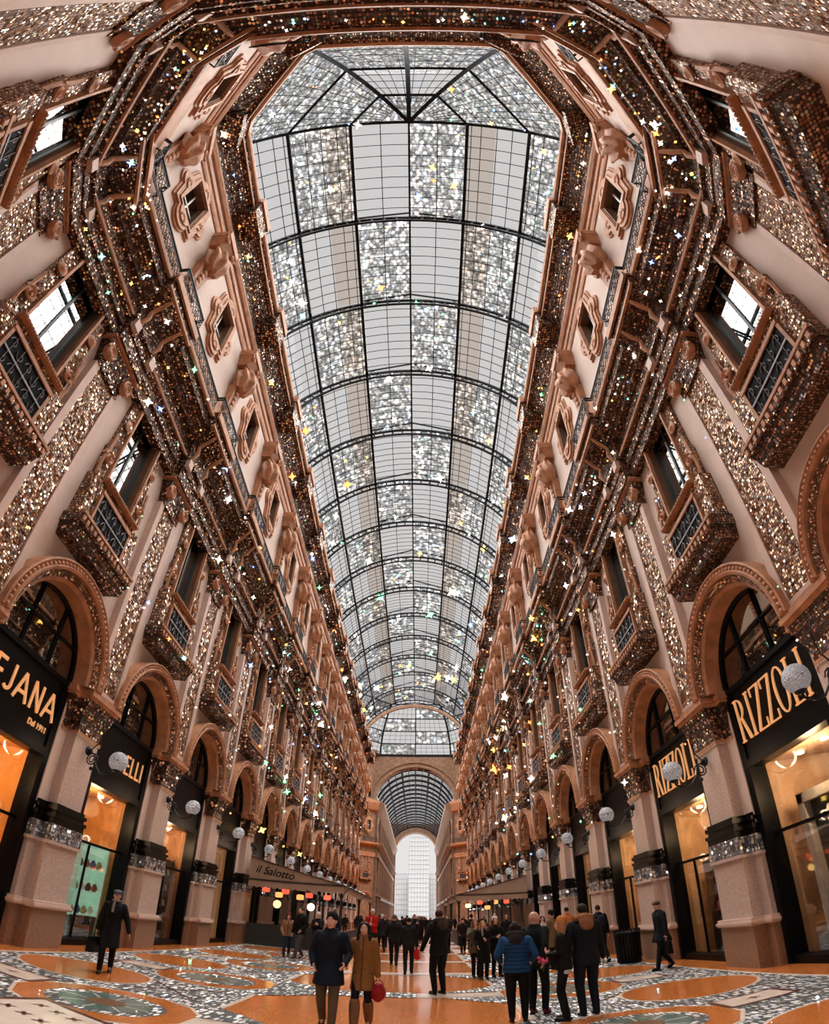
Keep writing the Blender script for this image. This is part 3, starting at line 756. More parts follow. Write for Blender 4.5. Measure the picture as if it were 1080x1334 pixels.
# ------------------------------------------------------------------ repeated facade pieces
pil=make_pilaster(); arch=make_arch(); win=make_window(); att=make_attic_window(); herm=make_herm(); rail=make_rail(); lamp=make_lamp()
used=set()
def put(proto,name,loc,rz,label,cat,group,z=0,kind=None):
    if id(proto) not in used:
        used.add(id(proto)); o=proto; o.location=loc; o.rotation_euler=(0,0,rz); setcell(o,0.1)
    else: o=dup(proto,loc,rz)
    tag(o,label,cat,group,kind)
    setcell(o,cellfor(loc[0],loc[1],z))
    return o
wn=[0]
def numbered(o):
    wn[0]+=1; o.name='window_%d'%wn[0]
for side in(-1,1):
    S=SIDE[side]
    for i in range(1,16):
        loc,rz=side_loc(side,pil_y(i))
        k=ORD[i-1]
        put(pil,'facade_pilaster',loc,rz,'pale pilaster with rhinestone panel and capitals, %s from the near end, %s facade'%(k,S),'pilaster','pilasters of the %s facade'%S,z=9)
        put(herm,'herm_console',loc,rz,'carved herm with draped bust, %s from the near end, %s attic'%(k,S),'console','herms of the %s attic'%S,z=20)
        if i>=2 or side>0:
            l=put(lamp,'wall_lamp',loc,rz,'glittering globe lamp on scrolled iron bracket, %s from the camera, %s wall'%(ORD[i-(2 if side<0 else 1)],S),'lamp','globe lamps of the %s wall'%S,z=4.4)
            lp=bpy.data.lights.new('globe_light','POINT'); lp.energy=LAMP; lp.color=(1,.70,.46); lp.shadow_soft_size=.27
            lo=bpy.data.objects.new('globe_light',lp); COL.objects.link(lo); lo.location=(side*(D0-.72),pil_y(i),4.46)
            for c in l.children:
                if 'cell' in c: c['cell']=max(.062,.9*cellfor(loc[0],loc[1],4.4))
    bays=[((KY+pil_y(1))/2,(pil_y(1)-KY))]+[(pil_y(i)+STEP/2,STEP) for i in range(1,15)]
    for i,(y,L) in enumerate(bays):
        loc,rz=side_loc(side,y); k=ORD[i]
        ar=put(arch,'arch_surround',loc,rz,'terracotta arch with rhinestone ring over a shopfront, %s from near end, %s wall'%(k,S),'arch','shop arches of the %s wall'%S,z=6)
        if i==0: ar.scale=(.79,1,.79); ar.location=(loc[0],loc[1],AZ*.21)
        else: ar.scale=(1,1,1)
        w=put(win,'window',loc,rz,'first floor window with black grille, %s from the near end, %s wall'%(k,S),'window','first floor windows of the %s wall'%S,z=11,kind='structure'); numbered(w)
        a=put(att,'window',loc,rz,'small attic window in lobed carved frame, %s from near end, %s wall'%(k,S),'window','attic windows of the %s wall'%S,z=19,kind='structure'); numbered(a)
        r=put(rail,'balcony_railing',loc,rz,'black wrought iron balcony railing, %s length from near end, %s side'%(k,S),'railing','balcony railings of the %s side'%S)
        r.scale=(L/STEP,1,1)
    # near chamfer
    cl=(side*(D0+EX)/2,(KY+EY)/2,0); crz=-pi/4 if side<0 else pi/4
    cl2=(side*((D0+EX2)/2+.2),(KY2+EY)/2+.2,0)
    put(arch,'arch_surround',cl2,crz,'round terracotta arch on the angled corner wall at the %s'%S,'arch','corner arches')
    w=put(win,'window',cl2,crz,'first floor window on the angled corner wall, at the upper %s of the picture'%S,'window','corner windows',z=12,kind='structure'); numbered(w)
    # casement and pane turned askew, added only so they mirror the bright roof
    for ch in w.children:
        if ch.name.split('.')[0] in('pane','casement'):
            ang=radians(11)*side; c=Vector((0,-.5,0)); ch.rotation_euler=(0,0,ang); ch.location=c-Matrix.Rotation(ang,3,'Z')@c
    a=put(att,'window',cl,crz,'attic window on the angled corner wall at the upper %s, seen very slanted'%S,'window','corner windows',z=19,kind='structure'); numbered(a)
    r=put(rail,'balcony_railing',(side*(D0+EX2)/2,(KY2+EY)/2,0),crz,'black wrought iron balcony railing on the angled corner at the %s'%S,'railing','corner railings'); r.scale=(4.2/STEP,1,1)
    for (x,y,x2,y2,ang,w_) in((D0,KY,D0,KY2+.12,22.5,'outer'),(EX,EY,EX2,EY,67.5,'inner')):
        rz=radians(-90+ang) if side<0 else radians(90-ang)
        put(pil,'facade_pilaster',(side*x2,y2,0),rz,'pilaster with rhinestone panel at the %s bend of the angled corner wall on the %s'%(w_,S),'pilaster','corner pilasters',z=11)
        put(herm,'herm_console',(side*x,y,0),rz,'carved herm with draped bust at the %s bend of the corner on the %s'%(w_,S),'console','corner herms',z=20)
o=put(rail,'balcony_railing',(0,EY,0),0,'black balcony railing of the end wall right overhead at the top edge','railing','corner railings'); o.scale=(6.6/STEP,1,1)

# shop fronts
shops={}
def shop(kind,side,i,label,proto=None):
    y=bays[i][0]; loc,rz=side_loc(side,y)
    if proto is None:
        t=make_shopfront(kind); t.location=loc; t.rotation_euler=(0,0,rz)
    else: t=dup(proto,loc,rz)
    return tag(t,label,'shop','shopfronts of the %s wall'%SIDE[side])
s=shop('L1',-1,1,'shopfront with an amber interior under the gold EJANA sign at the left edge')
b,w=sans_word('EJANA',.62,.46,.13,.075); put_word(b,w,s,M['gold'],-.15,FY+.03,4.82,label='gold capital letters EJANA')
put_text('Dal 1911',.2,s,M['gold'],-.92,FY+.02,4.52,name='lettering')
s=shop('L2',-1,2,'shopfront with orange wood panelling and a lit glass display behind the first left globe lamp')
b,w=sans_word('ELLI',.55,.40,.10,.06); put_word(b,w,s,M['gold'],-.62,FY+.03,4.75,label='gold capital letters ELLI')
shop('L3',-1,3,'narrow shopfront with brown walls and shelves of white cards on the left')
s=shop('R1',1,1,'bookshop front with white inner frame under the big RIZZOLI sign at the right edge')
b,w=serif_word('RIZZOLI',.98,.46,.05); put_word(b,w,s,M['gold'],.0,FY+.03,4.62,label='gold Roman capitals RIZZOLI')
for sd in(): pass
s2=shop('R2',1,2,'bookshop front with honey coloured interior behind the second right globe lamp')
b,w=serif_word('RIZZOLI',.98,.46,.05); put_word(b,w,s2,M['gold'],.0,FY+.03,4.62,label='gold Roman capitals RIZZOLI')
s3=shop('R2',1,3,'warm shopfront with a red poster at its door on the right')
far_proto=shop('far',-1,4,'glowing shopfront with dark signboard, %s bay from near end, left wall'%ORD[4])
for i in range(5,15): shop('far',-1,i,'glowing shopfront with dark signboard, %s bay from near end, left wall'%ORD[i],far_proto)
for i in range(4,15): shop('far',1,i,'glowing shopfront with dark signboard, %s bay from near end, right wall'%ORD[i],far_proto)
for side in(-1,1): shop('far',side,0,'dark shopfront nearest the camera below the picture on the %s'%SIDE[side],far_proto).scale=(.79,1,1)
for side,i,e in((-1,1,110),(-1,2,100),(-1,3,170),(1,1,150),(1,2,110),(1,3,110)): shop_light(side,bays[i][0],e)

# contents of the nearest shops
def at_shop(side,i,lx,ly): # local (x along, y inward) -> world
    loc,rz=side_loc(side,bays[i][0]); v=Matrix.Rotation(rz,4,'Z')@Vector((lx,ly,0)); return (loc[0]+v.x,loc[1]+v.y,0),rz
def shelf_unit(side,i,lx,ly,w,h,n,mat,label,green=False):
    loc,rz=at_shop(side,i,lx,ly); t=thing('display_shelf',label,'shelf',loc,rz)
    b=MB(); b.box(-w/2,-w/2+.05,-.2,.2,0,h); b.box(w/2-.05,w/2,-.2,.2,0,h); b.box(-w/2,w/2,-.2,-.16,0,h); b.build('case',mat,t)
    b=MB()
    b.box(-w/2,w/2,-.2,.2,0,.7); b.build('base_cabinet',M['cafe_dark'],t)
    for k in range(n):
        b=MB(); b.box(-w/2,w/2,-.2,.2,.75+(h-.8)*k/(n-1)-.03,.75+(h-.8)*k/(n-1)); b.build('shelf',mat,t)
    return t
glow_green=principled('pale_green_lit_backing',(.45,.62,.52),.5,emit=(.45,.8,.62),estr=.35)
shelf_unit(-1,2,-.55,-1.3,1.5,2.7,4,glow_green,'glass display case with pale green lit shelves behind the man in the cap')
shelf_unit(-1,3,-.2,-1.35,2.0,3.0,5,M['wood'],'brown wooden shelf of small white cards in the left shop')
card=[principled('white_card',(.85,.78,.68),.6),principled('red_box',(.45,.06,.03),.5),principled('tan_box',(.55,.33,.15),.5),principled('dark_bag',(.03,.02,.02),.4),principled('blue_box',(.05,.09,.25),.5)]
def item(side,i,lx,ly,z,kind,mat,label,group):
    loc,rz=at_shop(side,i,lx,ly); b=MB()
    if kind=='card':
        b.prism([(-.07,-.02),(.07,-.02),(.07,.02),(-.07,.02)],0,.20,top=[(-.07,-.06),(.07,-.06),(.07,-.03),(-.07,-.03)])
        b.box(-.075,.075,-.05,.04,0,.015)
        nm='price_card'
    elif kind=='jar': b.revolve([(.06,0),(.09,.06),(.085,.14),(.05,.18),(.06,.20),(.02,.23)],(0,0,0),12); nm='jar'
    else:
        b.prism([(-.17,-.06),(.17,-.06),(.17,.06),(-.17,.06)],0,.22,top=[(-.13,-.03),(.13,-.03),(.13,.03),(-.13,.03)])
        b.tube([(.09*cos(pi*q/8),0,.2+.14*sin(pi*q/8)) for q in range(9)],.012,5); nm='handbag'
    o=b.build(nm,mat,smooth=40); o.location=(loc[0],loc[1],z); o.rotation_euler=(0,0,rz)
    return tag(o,label,{'card':'card','jar':'jar','bag':'bag'}[kind],group)
for r_ in range(4):
    for c_ in range(5):
        item(-1,3,-1.0+.4*c_,-1.25,.75+2.2*r_/4+.001,'card',card[0] if r_%2 else card[(r_+c_)%3],'%s item from the near side on the %s shelf of the brown wooden shelf unit'%(ORD[c_],ORD[r_]),'goods on the wooden shelf')
for r_ in range(3):
    for c_ in range(4):
        item(-1,2,-1.1+.35*c_,-1.25,.75+1.9*r_/3+.001,'jar',card[(r_+2*c_)%5],'%s jar from the near side on the %s glass shelf of the green lit case'%(ORD[c_],ORD[r_]),'jars in the display case')
shelf_unit(1,2,.55,-1.6,.9,2.6,5,M['wood'],'slim dark shelf of handbags inside the honey coloured shop')
for r_ in range(4):
    item(1,2,.55,-1.5,.75+1.8*r_/4+.001,'bag',card[[3,1,4,3][r_]],'handbag on the %s shelf from the floor in the honey coloured shop'%ORD[r_],'handbags on the slim shelf')
# white door leaf in R2, red poster in R3, white frame in R1
loc,rz=at_shop(1,2,-.55,-1.25); t=thing('door','pale wooden door leaf standing open inside the honey coloured shop','door',loc,rz)
b=MB(); b.box(-.5,.5,-.03,.03,.05,2.5); b.build('leaf',principled('cream_door',(.62,.47,.34),.5),t)
b=MB(); b.box(-.38,.38,.03,.05,.2,.9); b.box(-.38,.38,.03,.05,1.05,2.35); b.build('door_panel',principled('cream_door_panel',(.55,.40,.28),.5),t)
b=MB(); b.tube([(.4,.05,1.05),(.4,.09,1.05),(.28,.09,1.05)],.014,6); b.build('handle',M['iron'],t)
loc,rz=at_shop(1,3,-.4,-.83); b=MB(); b.box(-.22,.22,-.01,.01,1.5,2.5); o=b.build('poster',principled('red_poster_paper',(.55,.05,.02),.6)); o.location=loc; o.rotation_euler=(0,0,rz); tag(o,'red upright poster hanging inside the glass on the right','poster')
loc,rz=at_shop(1,1,-.15,-1.35); t=thing('window_display','thick white frame round the dark display inside the bookshop window','frame',loc,rz)
b=MB()
for x0,x1,z0,z1 in((-1.15,-.95,.5,3.25),(.95,1.15,.5,3.25),(-1.15,1.15,3.05,3.25)): b.box(x0,x1,-.12,.12,z0,z1)
b.build('border',M['white_paint'],t)
b=MB(); b.box(-.95,.95,-.1,-.06,.5,3.05); b.build('dark_backing',M['cafe_dark'],t)
b=MB(); b.bar((.2,0,2.8),(.2,.1,2.6),.12,.2); b.revolve([(.02,0),(.09,.04),(.02,.1)],(.1,.1,2.55),10,axis='y'); b.build('lamp_head',M['white_paint'],t)
b=MB(); b.box(-1.2,1.2,-.3,.35,0,.5); b.build('plinth_box',M['cafe_dark'],t)
# ------------------------------------------------------------------ glass roof
RR=9.0; RZ=23.0; RY0=4.78
rz_=lambda x: RZ+sqrt(max(0,RR*RR-x*x))
XS=[0,2.9,5.75,8.2]
ceil=thing('ceiling',None,None,(0,0,0),0,None,'structure')
def arc_band(x0,x1,n=5): return [x0+(x1-x0)*k/n for k in range(n+1)]
def roof_panel(x0,x1,y0,y1,r=0):
    b=MB(); xs=arc_band(x0,x1); V=[];F=[]
    for x in xs: V+= [(x,y0,rz_(x)),(x,y1,rz_(x))]
    for k in range(len(xs)-1): F.append((2*k,2*k+2,2*k+3,2*k+1))
    b.add(V,F); return b
def make_roof_bay(par,name='roof_bay'):
    t=thing(name); t.parent=ceil
    for sx in(-1,1):
        for j in range(3):
            gl=((j+(0 if sx<0 else 1)+par)%2==1)
            b=roof_panel(sx*XS[j],sx*XS[j+1],0,STEP)
            o=b.build('rhinestone_pane' if gl else 'clear_pane',M['roofglitter'] if gl else M['roofglass'],t)
            if gl: o['cell']=.2
    # glazing bars
    b=MB(); w=.040
    for sx in(-1,1):
        for x in(1.45,3.6,4.35,5.05,6.4,7.0,7.6): b.bar((sx*x,0,rz_(x)-.03),(sx*x,STEP,rz_(x)-.03),.045 if x==1.45 else w,w)
        for k in range(1,9):
            y=STEP*k/9
            for x0,x1 in((0,2.9),(2.9,5.75),(5.75,8.2)):
                xs=arc_band(x0,x1,3)
                for a,c in zip(xs,xs[1:]): b.bar((sx*a,y,rz_(a)-.03),(sx*c,y,rz_(c)-.03),w*.8,w*.8)
    b.build('glazing_bars',M['roofiron'],t)
    b=MB()
    for x in(0,):
        b.bar((0,0,rz_(0)-.06),(0,STEP,rz_(0)-.06),.11,.16)
    for x in(2.9,5.75):
        for sx in(-1,1):
            b.bar((sx*x,0,rz_(x)-.14),(sx*x,STEP,rz_(x)-.14),.17,.22); b.bar((sx*(x+.22),0,rz_(x+.22)-.1),(sx*(x+.22),STEP,rz_(x+.22)-.1),.04,.05)
    b.build('purlins',M['roofiron'],t)
    # solid walkway strip beside the inner purlin
    for sx in(-1,1):
        if True:
            b=roof_panel(sx*2.95,sx*4.3,.1,STEP-.1); b.xform(Matrix.Translation((0,0,.05))); b.build('tinted_pane',M['walkglass'],t)
    # arched rib at the far end of the bay: two chords with links between
    b=MB(); n=40; am=radians(68)
    for R,w_ in((RR-.06,.13),(RR-.50,.11)):
        pts=[(R*sin(-am+2*am*k/n),STEP,RZ+R*cos(-am+2*am*k/n)) for k in range(n+1)]
        for a,c in zip(pts,pts[1:]): b.bar(a,c,w_,w_,up=(0,1,0))
    for k in range(31):
        a=-am+2*am*k/30
        b.bar(((RR-.06)*sin(a),STEP,RZ+(RR-.06)*cos(a)),((RR-.50)*sin(a),STEP,RZ+(RR-.50)*cos(a)),.10,.09,up=(0,1,0))
    # low gable of the raised ridge lantern
    for sx in(-1,1):
        b.bar((0,STEP-.02,RZ+RR+.75),(sx*2.9,STEP-.02,rz_(2.9)+.35),.09,.08,up=(0,1,0)); b.bar((sx*2.9,STEP,rz_(2.9)-.1),(sx*2.9,STEP,rz_(2.9)+.4),.06,.06)
        b.tube([(sx*2.9,STEP-.02,rz_(2.9)-.1),(sx*2.7,STEP-.02,rz_(2.9)+.18),(sx*2.2,STEP-.02,rz_(2.2)+.42)],.025,5)
    b.build('arched_rib',M['roofiron'],t)
    return t
def cellroof(t,y):
    for ch in t.children:
        if 'cell' in ch: ch['cell']=max(.15,min(.5,.0062*sqrt(y*y+29*29)))
A=make_roof_bay(0); B_=make_roof_bay(1)
NB=14
for i in range(NB):
    y=RY0+STEP*i
    if i<2: o=(A,B_)[i]; o.location=(0,y,0)
    else: o=dup((A,B_)[i%2],(0,y,0),0); o.parent=ceil
    cellroof(o,y+2)
VEND=RY0+STEP*NB
b=MB()
for sx in(-1,1): b.add([(sx*8.15,RY0-.1,rz_(8.15)),(sx*9.0,RY0-.1,RZ+.2),(sx*9.0,VEND,RZ+.2),(sx*8.15,VEND,rz_(8.15))],[(0,1,2,3)])
b.build('eaves_plate',M['roofiron'],ceil)
# hipped near end
AP=(0.0,RY0)
feet={'rl':(-9,RY0),'hl':(-4.25,.36),'hr':(4.25,.36),'rr':(9,RY0)}
def hp(k,th): 
    f=feet[k]; s=sin(th); return (AP[0]+(f[0]-AP[0])*s,AP[1]+(f[1]-AP[1])*s,RZ+RR*cos(th))
ths=[math.asin(x/9) for x in XS]+[radians(80)]
hip=thing('roof_bay'); hip.parent=ceil
def hpanel(k0,k1,t0,t1,name,mat,gl):
    b=MB(); n=4; V=[];F=[]
    for i in range(n+1):
        th=t0+(t1-t0)*i/n; V+=[hp(k0,th),hp(k1,th)]
    for i in range(n): F.append((2*i,2*i+1,2*i+3,2*i+2))
    b.add(V,F); o=b.build(name,mat,hip)
    if gl: o['cell']=.18
for k0,k1 in(('rl','hl'),('hr','rr')):
    for j in range(4): hpanel(k0,k1,ths[j],ths[j+1],'rhinestone_pane',M['roofglitter'],True)
for j in range(4):
    gl=(j!=1); hpanel('hl','hr',ths[j],ths[j+1],'rhinestone_pane' if gl else 'clear_pane',M['roofglitter'] if gl else M['roofglass'],gl)
b=MB()
def lerp(p,q,t): return tuple(p[i]+(q[i]-p[i])*t for i in range(3))
for k in('hl','hr'):
    pts=[hp(k,ths[-1]*i/14) for i in range(15)]; 
    for a,c in zip(pts,pts[1:]): b.bar(a,c,.20,.22)
pts=[lerp(hp('hl',ths[-1]*i/14),hp('hr',ths[-1]*i/14),.5) for i in range(15)]
for a,c in zip(pts,pts[1:]): b.bar(a,c,.22,.22)
for k0,k1 in(('rl','hl'),('hr','rr'),('hl','hr')):
    for j in(1,2): b.bar(hp(k0,ths[j]),hp(k1,ths[j]),.12,.14)
pts=[hp('rl',ths[-1]*i/20) for i in range(20,0,-1)]+[hp('rr',ths[-1]*i/20) for i in range(21)]
for a,c in zip(pts,pts[1:]): b.bar(a,c,.10,.14,up=(0,1,0))
b.build('hip_ribs',M['roofiron'],hip)
b=MB()
for k0,k1,nn in(('rl','hl',9),('hr','rr',9),('hl','hr',9)):
    for j in range(4):
        for i in range(1,4):
            th=ths[j]+(ths[j+1]-ths[j])*i/4; b.bar(hp(k0,th),hp(k1,th),.03,.03)
    for i in range(1,nn):
        q=[lerp(hp(k0,ths[-1]*s/8),hp(k1,ths[-1]*s/8),i/nn) for s in range(1,9)]
        for a,c in zip(q,q[1:]): b.bar(a,c,.03,.03)
b.build('glazing_bars',M['roofiron'],hip)

# ------------------------------------------------------------------ octagon and dome
OC=98.0; AP_=18.2; DZ=34.4
dome=thing('ceiling',None,None,(0,OC,0),0,None,'structure')
def dp(a,t): 
    seg=pi/4; aa=((a+seg/2)%seg)-seg/2
    r=AP_*cos(t)/cos(aa); return (r*cos(a),r*sin(a),DZ+13.5*sin(t))
rows=[radians(x) for x in(0,11,22,33,46,60,78)]
for r_ in range(5):
    for s_ in range(16):
        a0=pi/2+ s_*pi/8; a1=a0+pi/8
        gl=(r_+s_)%2==0 and r_<4
        b=MB(); b.add([dp(a0,rows[r_]),dp(a1-1e-6,rows[r_]),dp(a1-1e-6,rows[r_+1]),dp(a0,rows[r_+1])],[(0,1,2,3)])
        if sin(a0+pi/16)<-.3: continue  # the half over the nave's own mouth cannot be seen
        o=b.build('rhinestone_pane' if gl else 'clear_pane',M['roofglitter'] if gl else M['roofglass'],dome)
        if gl: o['cell']=.75
b=MB()
for s_ in range(16):
    a=pi/2+s_*pi/8
    if sin(a)<-.45: continue
    pts=[dp(a,radians(46)*i/8) for i in range(9)]
    for p,q in zip(pts,pts[1:]): b.bar(p,q,.34 if s_%2 else .2,.3)
for r in rows[:5]:
    for s_ in range(16):
        if sin(pi/2+s_*pi/8+pi/16)<-.3: continue
        a=pi/2+s_*pi/8; b.bar(dp(a,r),dp(a+pi/8-1e-6,r),.18 if r>0 else .5,.2 if r>0 else .5)
b.build('dome_ribs',M['roofiron'],dome)
b=MB()
for r_ in range(4):
    for i in range(1,3):
        t=rows[r_]+(rows[r_+1]-rows[r_])*i/3
        for s_ in range(16):
            a=pi/2+s_*pi/8
            if sin(a+pi/16)<-.3: continue
            b.bar(dp(a,t),dp(a+pi/8-1e-6,t),.05,.05)
for s_ in range(16):
    for i in range(1,6):
        a=pi/2+s_*pi/8+pi/8*i/6
        if sin(a)<-.3: continue
        b.bar(dp(a,0),dp(a,rows[4]),.05,.05)
b.build('glazing_bars',M['roofiron'],dome)

# drum and walls round the octagon
Y1=OC+AP_; Y0=OC-AP_
def ring_wall(b,y0,y1,r_in,zc,hw,ztop):
    n=28
    inn=[(-r_in if i==0 else r_in*cos(pi-pi*i/n), zc+r_in*sin(pi*i/n)) for i in range(n+1)]
    for i in range(n):
        (xa,za),(xb,zb)=inn[i],inn[i+1]
        def out(x,z):
            dx,dz=x,z-zc; t=min(hw/abs(dx) if abs(dx)>1e-6 else 1e9,(ztop-zc)/dz if dz>1e-6 else 1e9); return(dx*t,zc+dz*t)
        oa,ob=out(xa,za),out(xb,zb)
        P=[(xa,za),oa]
        for cx in(-hw,hw):
            if (oa[0]-cx)*(ob[0]-cx)<=0 and abs(oa[1]-ob[1])>1e-6 and abs(oa[1]-ztop)+abs(ob[1]-ztop)>1e-6: P.append((cx,ztop))
        P+=[ob,(xb,zb)]
        b.add([(x,y0,z) for x,z in P],[list(range(len(P)))])
        b.add([(xa,y0,za),(xb,y0,zb),(xb,y1,zb),(xa,y1,za)],[(3,2,1,0)])
M['arm_wall']=principled('brown_far_arm_wall',(.15,.078,.042),.75,noise=.5,nscale=1.2)
M['arm_trim']=principled('tan_far_arm_trim',(.24,.13,.072),.7,noise=.4,nscale=1.5)
M['arch_far']=principled('warm_ochre_far_stone',(.29,.165,.095),.7,noise=.45,nscale=1.6)
b=MB(); ring_wall(b,Y1-.2,Y1+2,8.6,23.2,9.2,DZ+.3); tag(b.build('wall_octagon_far',M['arch_far']),kind='structure')
b=MB()
for r0,r1,e in((8.6,9.0,.5),(9.0,9.5,.3),(9.5,9.8,.55)):
    loops=[]
    for i in range(41):
        a=pi*i/40; loops.append([(r*cos(a),Y1-.2-y,23.2+r*sin(a)) for r,y in((r0,0),(r0,e),(r1,e),(r1,0))])
    b.rings(loops)
tag(b.build('trim_91',M['arch_far'],smooth=40),kind='structure')
b=MB()
for r0 in(9.9,):
    n=40
    pts=[(r0*cos(pi*i/n),Y1-.4,23.2+r0*sin(pi*i/n)) for i in range(n+1)]
# pendentive glass over the arch
b.add([(-15,Y1-.1,31),(15,Y1-.1,31),(15,Y1-.1,DZ),(-15,Y1-.1,DZ)],[(0,1,2,3)])
o=b.build('rhinestone_pane',M['roofglitter'],dome); o['cell']=.6; o.location=(0,-OC,0)
# angled far walls of the octagon
SQ=AP_*tan(pi/8)
for side in(-1,1):
    mx,my=side*(AP_+SQ)/2-side*0, OC+(AP_+SQ)/2
    # endpoints (side*7.54,Y1) and (side*18.2, OC+7.54)
    n=Vector((-side,-1)).normalized(); rz=atan2(n.y,n.x)-pi/2
    ln=Vector((AP_-SQ,AP_-SQ)).length
    b=MB(); b.box(-ln/2,ln/2,-.8,WALLY,0,25.2); b.box(-ln/2,ln/2,-.8,-.5,25,35.5)
    o=b.build('wall_octagon_%s'%SIDE[side],M['arch_far']); o.location=(mx,my,0); o.rotation_euler=(0,0,rz); tag(o,kind='structure')
    b=MB()
    for prof in([(0,13.2),(.2,13.2),(.2,14),(0,14.1)],[(0,15.3),(1.0,15.6),(1.0,16),(0,16)],[(0,22.2),(.5,22.6),(.9,24),(.9,24.6),(0,24.6)]):
        b.rings([[(x,WALLY+y,z) for y,z in prof] for x in(-ln/2,ln/2)])
    o=b.build('trim_%d'%(93+side),M['stone']); o.location=(mx,my,0); o.rotation_euler=(0,0,rz); tag(o,kind='structure')
    b=MB(); b.slab([(5.2*cos(pi*i/20),25.2+7.0*sin(pi*i/20)) for i in range(21)],-.5,-.45)
    o=b.build('lunette_painting',principled('faded_fresco',(.50,.27,.13),.8,noise=.5,nscale=.5,col2=(.62,.47,.30))); o.location=(mx,my,0); o.rotation_euler=(0,0,rz); tag(o,'faded half-round wall painting high on the %s side of the far octagon'%SIDE[side],'painting')
    b=MB(); 
    for R in(5.2,):
        loops=[]
        for i in range(25):
            a=pi*i/24; loops.append([((5.2+d)*cos(a),y,25.2+(7.0+d)*sin(a)) for d,y in((0,-.5),(0,-.2),(.5,-.2),(.5,-.5))])
        b.rings(loops)
    o=b.build('trim_%d'%(96+side),M['blackstone']); o.location=(mx,my,0); o.rotation_euler=(0,0,rz); tag(o,kind='structure')
    # window, arch and attic window of the angled wall
    for off in(-5.0,0,5.0):
        p=(mx+off*cos(rz),my+off*sin(rz),0)
        lab={-5.0:'outer',0:'middle',5.0:'inner'}[off*1.0 if True else 0]
        w=dup(win,p,rz); tag(w,'first floor window on the far octagon corner at the %s, %s one'%(SIDE[side],lab),'window','octagon windows'); numbered(w); setcell(w,.5)
        w=dup(att,p,rz); tag(w,'attic window on the far octagon corner at the %s, %s one'%(SIDE[side],lab),'window','octagon windows'); numbered(w)
        w=dup(arch,p,rz); tag(w,'shop arch on the far octagon corner at the %s, %s one'%(SIDE[side],lab),'arch','octagon arches'); setcell(w,.5)
        w=shop('far',side,0,'shopfront on the far octagon corner at the %s, %s one'%(SIDE[side],lab),far_proto); w.location=p; w.rotation_euler=(0,0,rz); w['group']='octagon shopfronts'
        w=dup(rail,p,rz); tag(w,'balcony railing on the far octagon corner at the %s, %s length'%(SIDE[side],lab),'railing','octagon railings')
b=MB(); b.box(-18.6,-18.3,Y0,Y1,0,36); b.box(18.3,18.6,Y0,Y1,0,36); tag(b.build('wall_octagon_arms',M['arch_far']),kind='structure')  # unseen walls added across the side arms to keep horizon light out
b=MB(); loops=[]
for i in range(41):
    a=pi*i/40; loops.append([(r*cos(a),y,23.0+r*sin(a)) for r,y in((8.55,FAR-.1),(8.55,FAR-.5),(9.0,FAR-.5),(9.0,FAR-.1))])
b.rings(loops); b.box(-18.4,-8.1,FAR-.3,FAR-.1,0,23.4); b.box(8.1,18.4,FAR-.3,FAR-.1,0,23.4)
tag(b.build('wall_octagon_near',M['arch_far']),kind='structure')

# ------------------------------------------------------------------ far arm and exit arch
YE=198.0
for side in(-1,1):
    b=MB(); b.box(min(side*7.5,side*9),max(side*7.5,side*9),Y1,YE,0,24.4)
    tag(b.build('wall_far_'+SIDE[side],M['arm_wall']),kind='structure')
    b=MB()
    for prof in([(0,13.1),(.35,13.2),(.35,14),(.1,14.1)],[(0,15.2),(1.1,15.7),(1.1,16.0),(0,16)],[(0,21.5),(.6,22.4),(1.3,23.6),(1.3,24.3),(0,24.4)],[(0,5.6),(.4,5.7),(.4,6.0),(0,6.05)]):
        b.rings([[(side*(7.5-y),yy,z) for y,z in prof] for yy in(Y1,YE)])
    tag(b.build('trim_%d'%(99+side),M['arm_trim']),kind='structure')
    b=MB(); b.box(-.6,.6,-.1,.06,10.4,13.7); b.box(-.5,.5,-.1,.06,18.4,20.2); b.slab(arc_pts(1.6,5.9,12)+[(-1.6,.1),(1.6,.1)],-.1,.08)
    fw=b.build('facade_bay_openings',M['lunetteglass'])
    b=MB(); b.box(-.75,.75,-.1,.25,0,15); b.box(-.4,.4,-.1,.4,16,21.5); fp=b.build('facade_pilaster',M['arm_trim'])
    for k in range(15):
        y=Y1+3+k*5.3; loc=(side*7.5,y,0); rz=-pi/2 if side<0 else pi/2
        o=fw if k==0 else dup(fw); o.location=loc; o.rotation_euler=(0,0,rz); o.name='window_%d'%(200+k+(50 if side>0 else 0))
        tag(o,'dark window bay of the far gallery arm, %s beyond the octagon on the %s'%(ORD[k],SIDE[side]),'window','far arm windows %s'%SIDE[side],'structure')
        o=fp if k==0 else dup(fp); o.location=(side*7.5,y+2.65,0); o.rotation_euler=(0,0,rz)
        tag(o,'distant pilaster of the far gallery arm, %s beyond the octagon on the %s'%(ORD[k],SIDE[side]),'pilaster','far arm pilasters %s'%SIDE[side])
b=MB(); n=16; V=[];F=[]
for i in range(n+1):
    a=radians(-66)+radians(132)*i/n; V+=[(9*sin(a),Y1+2,RZ+9*cos(a)),(9*sin(a),YE,RZ+9*cos(a))]
for i in range(n): F.append((2*i,2*i+1,2*i+3,2*i+2))
b.add(V,F); far=b.build('ceiling',M['roofglass']); tag(far,kind='structure')
b=MB()
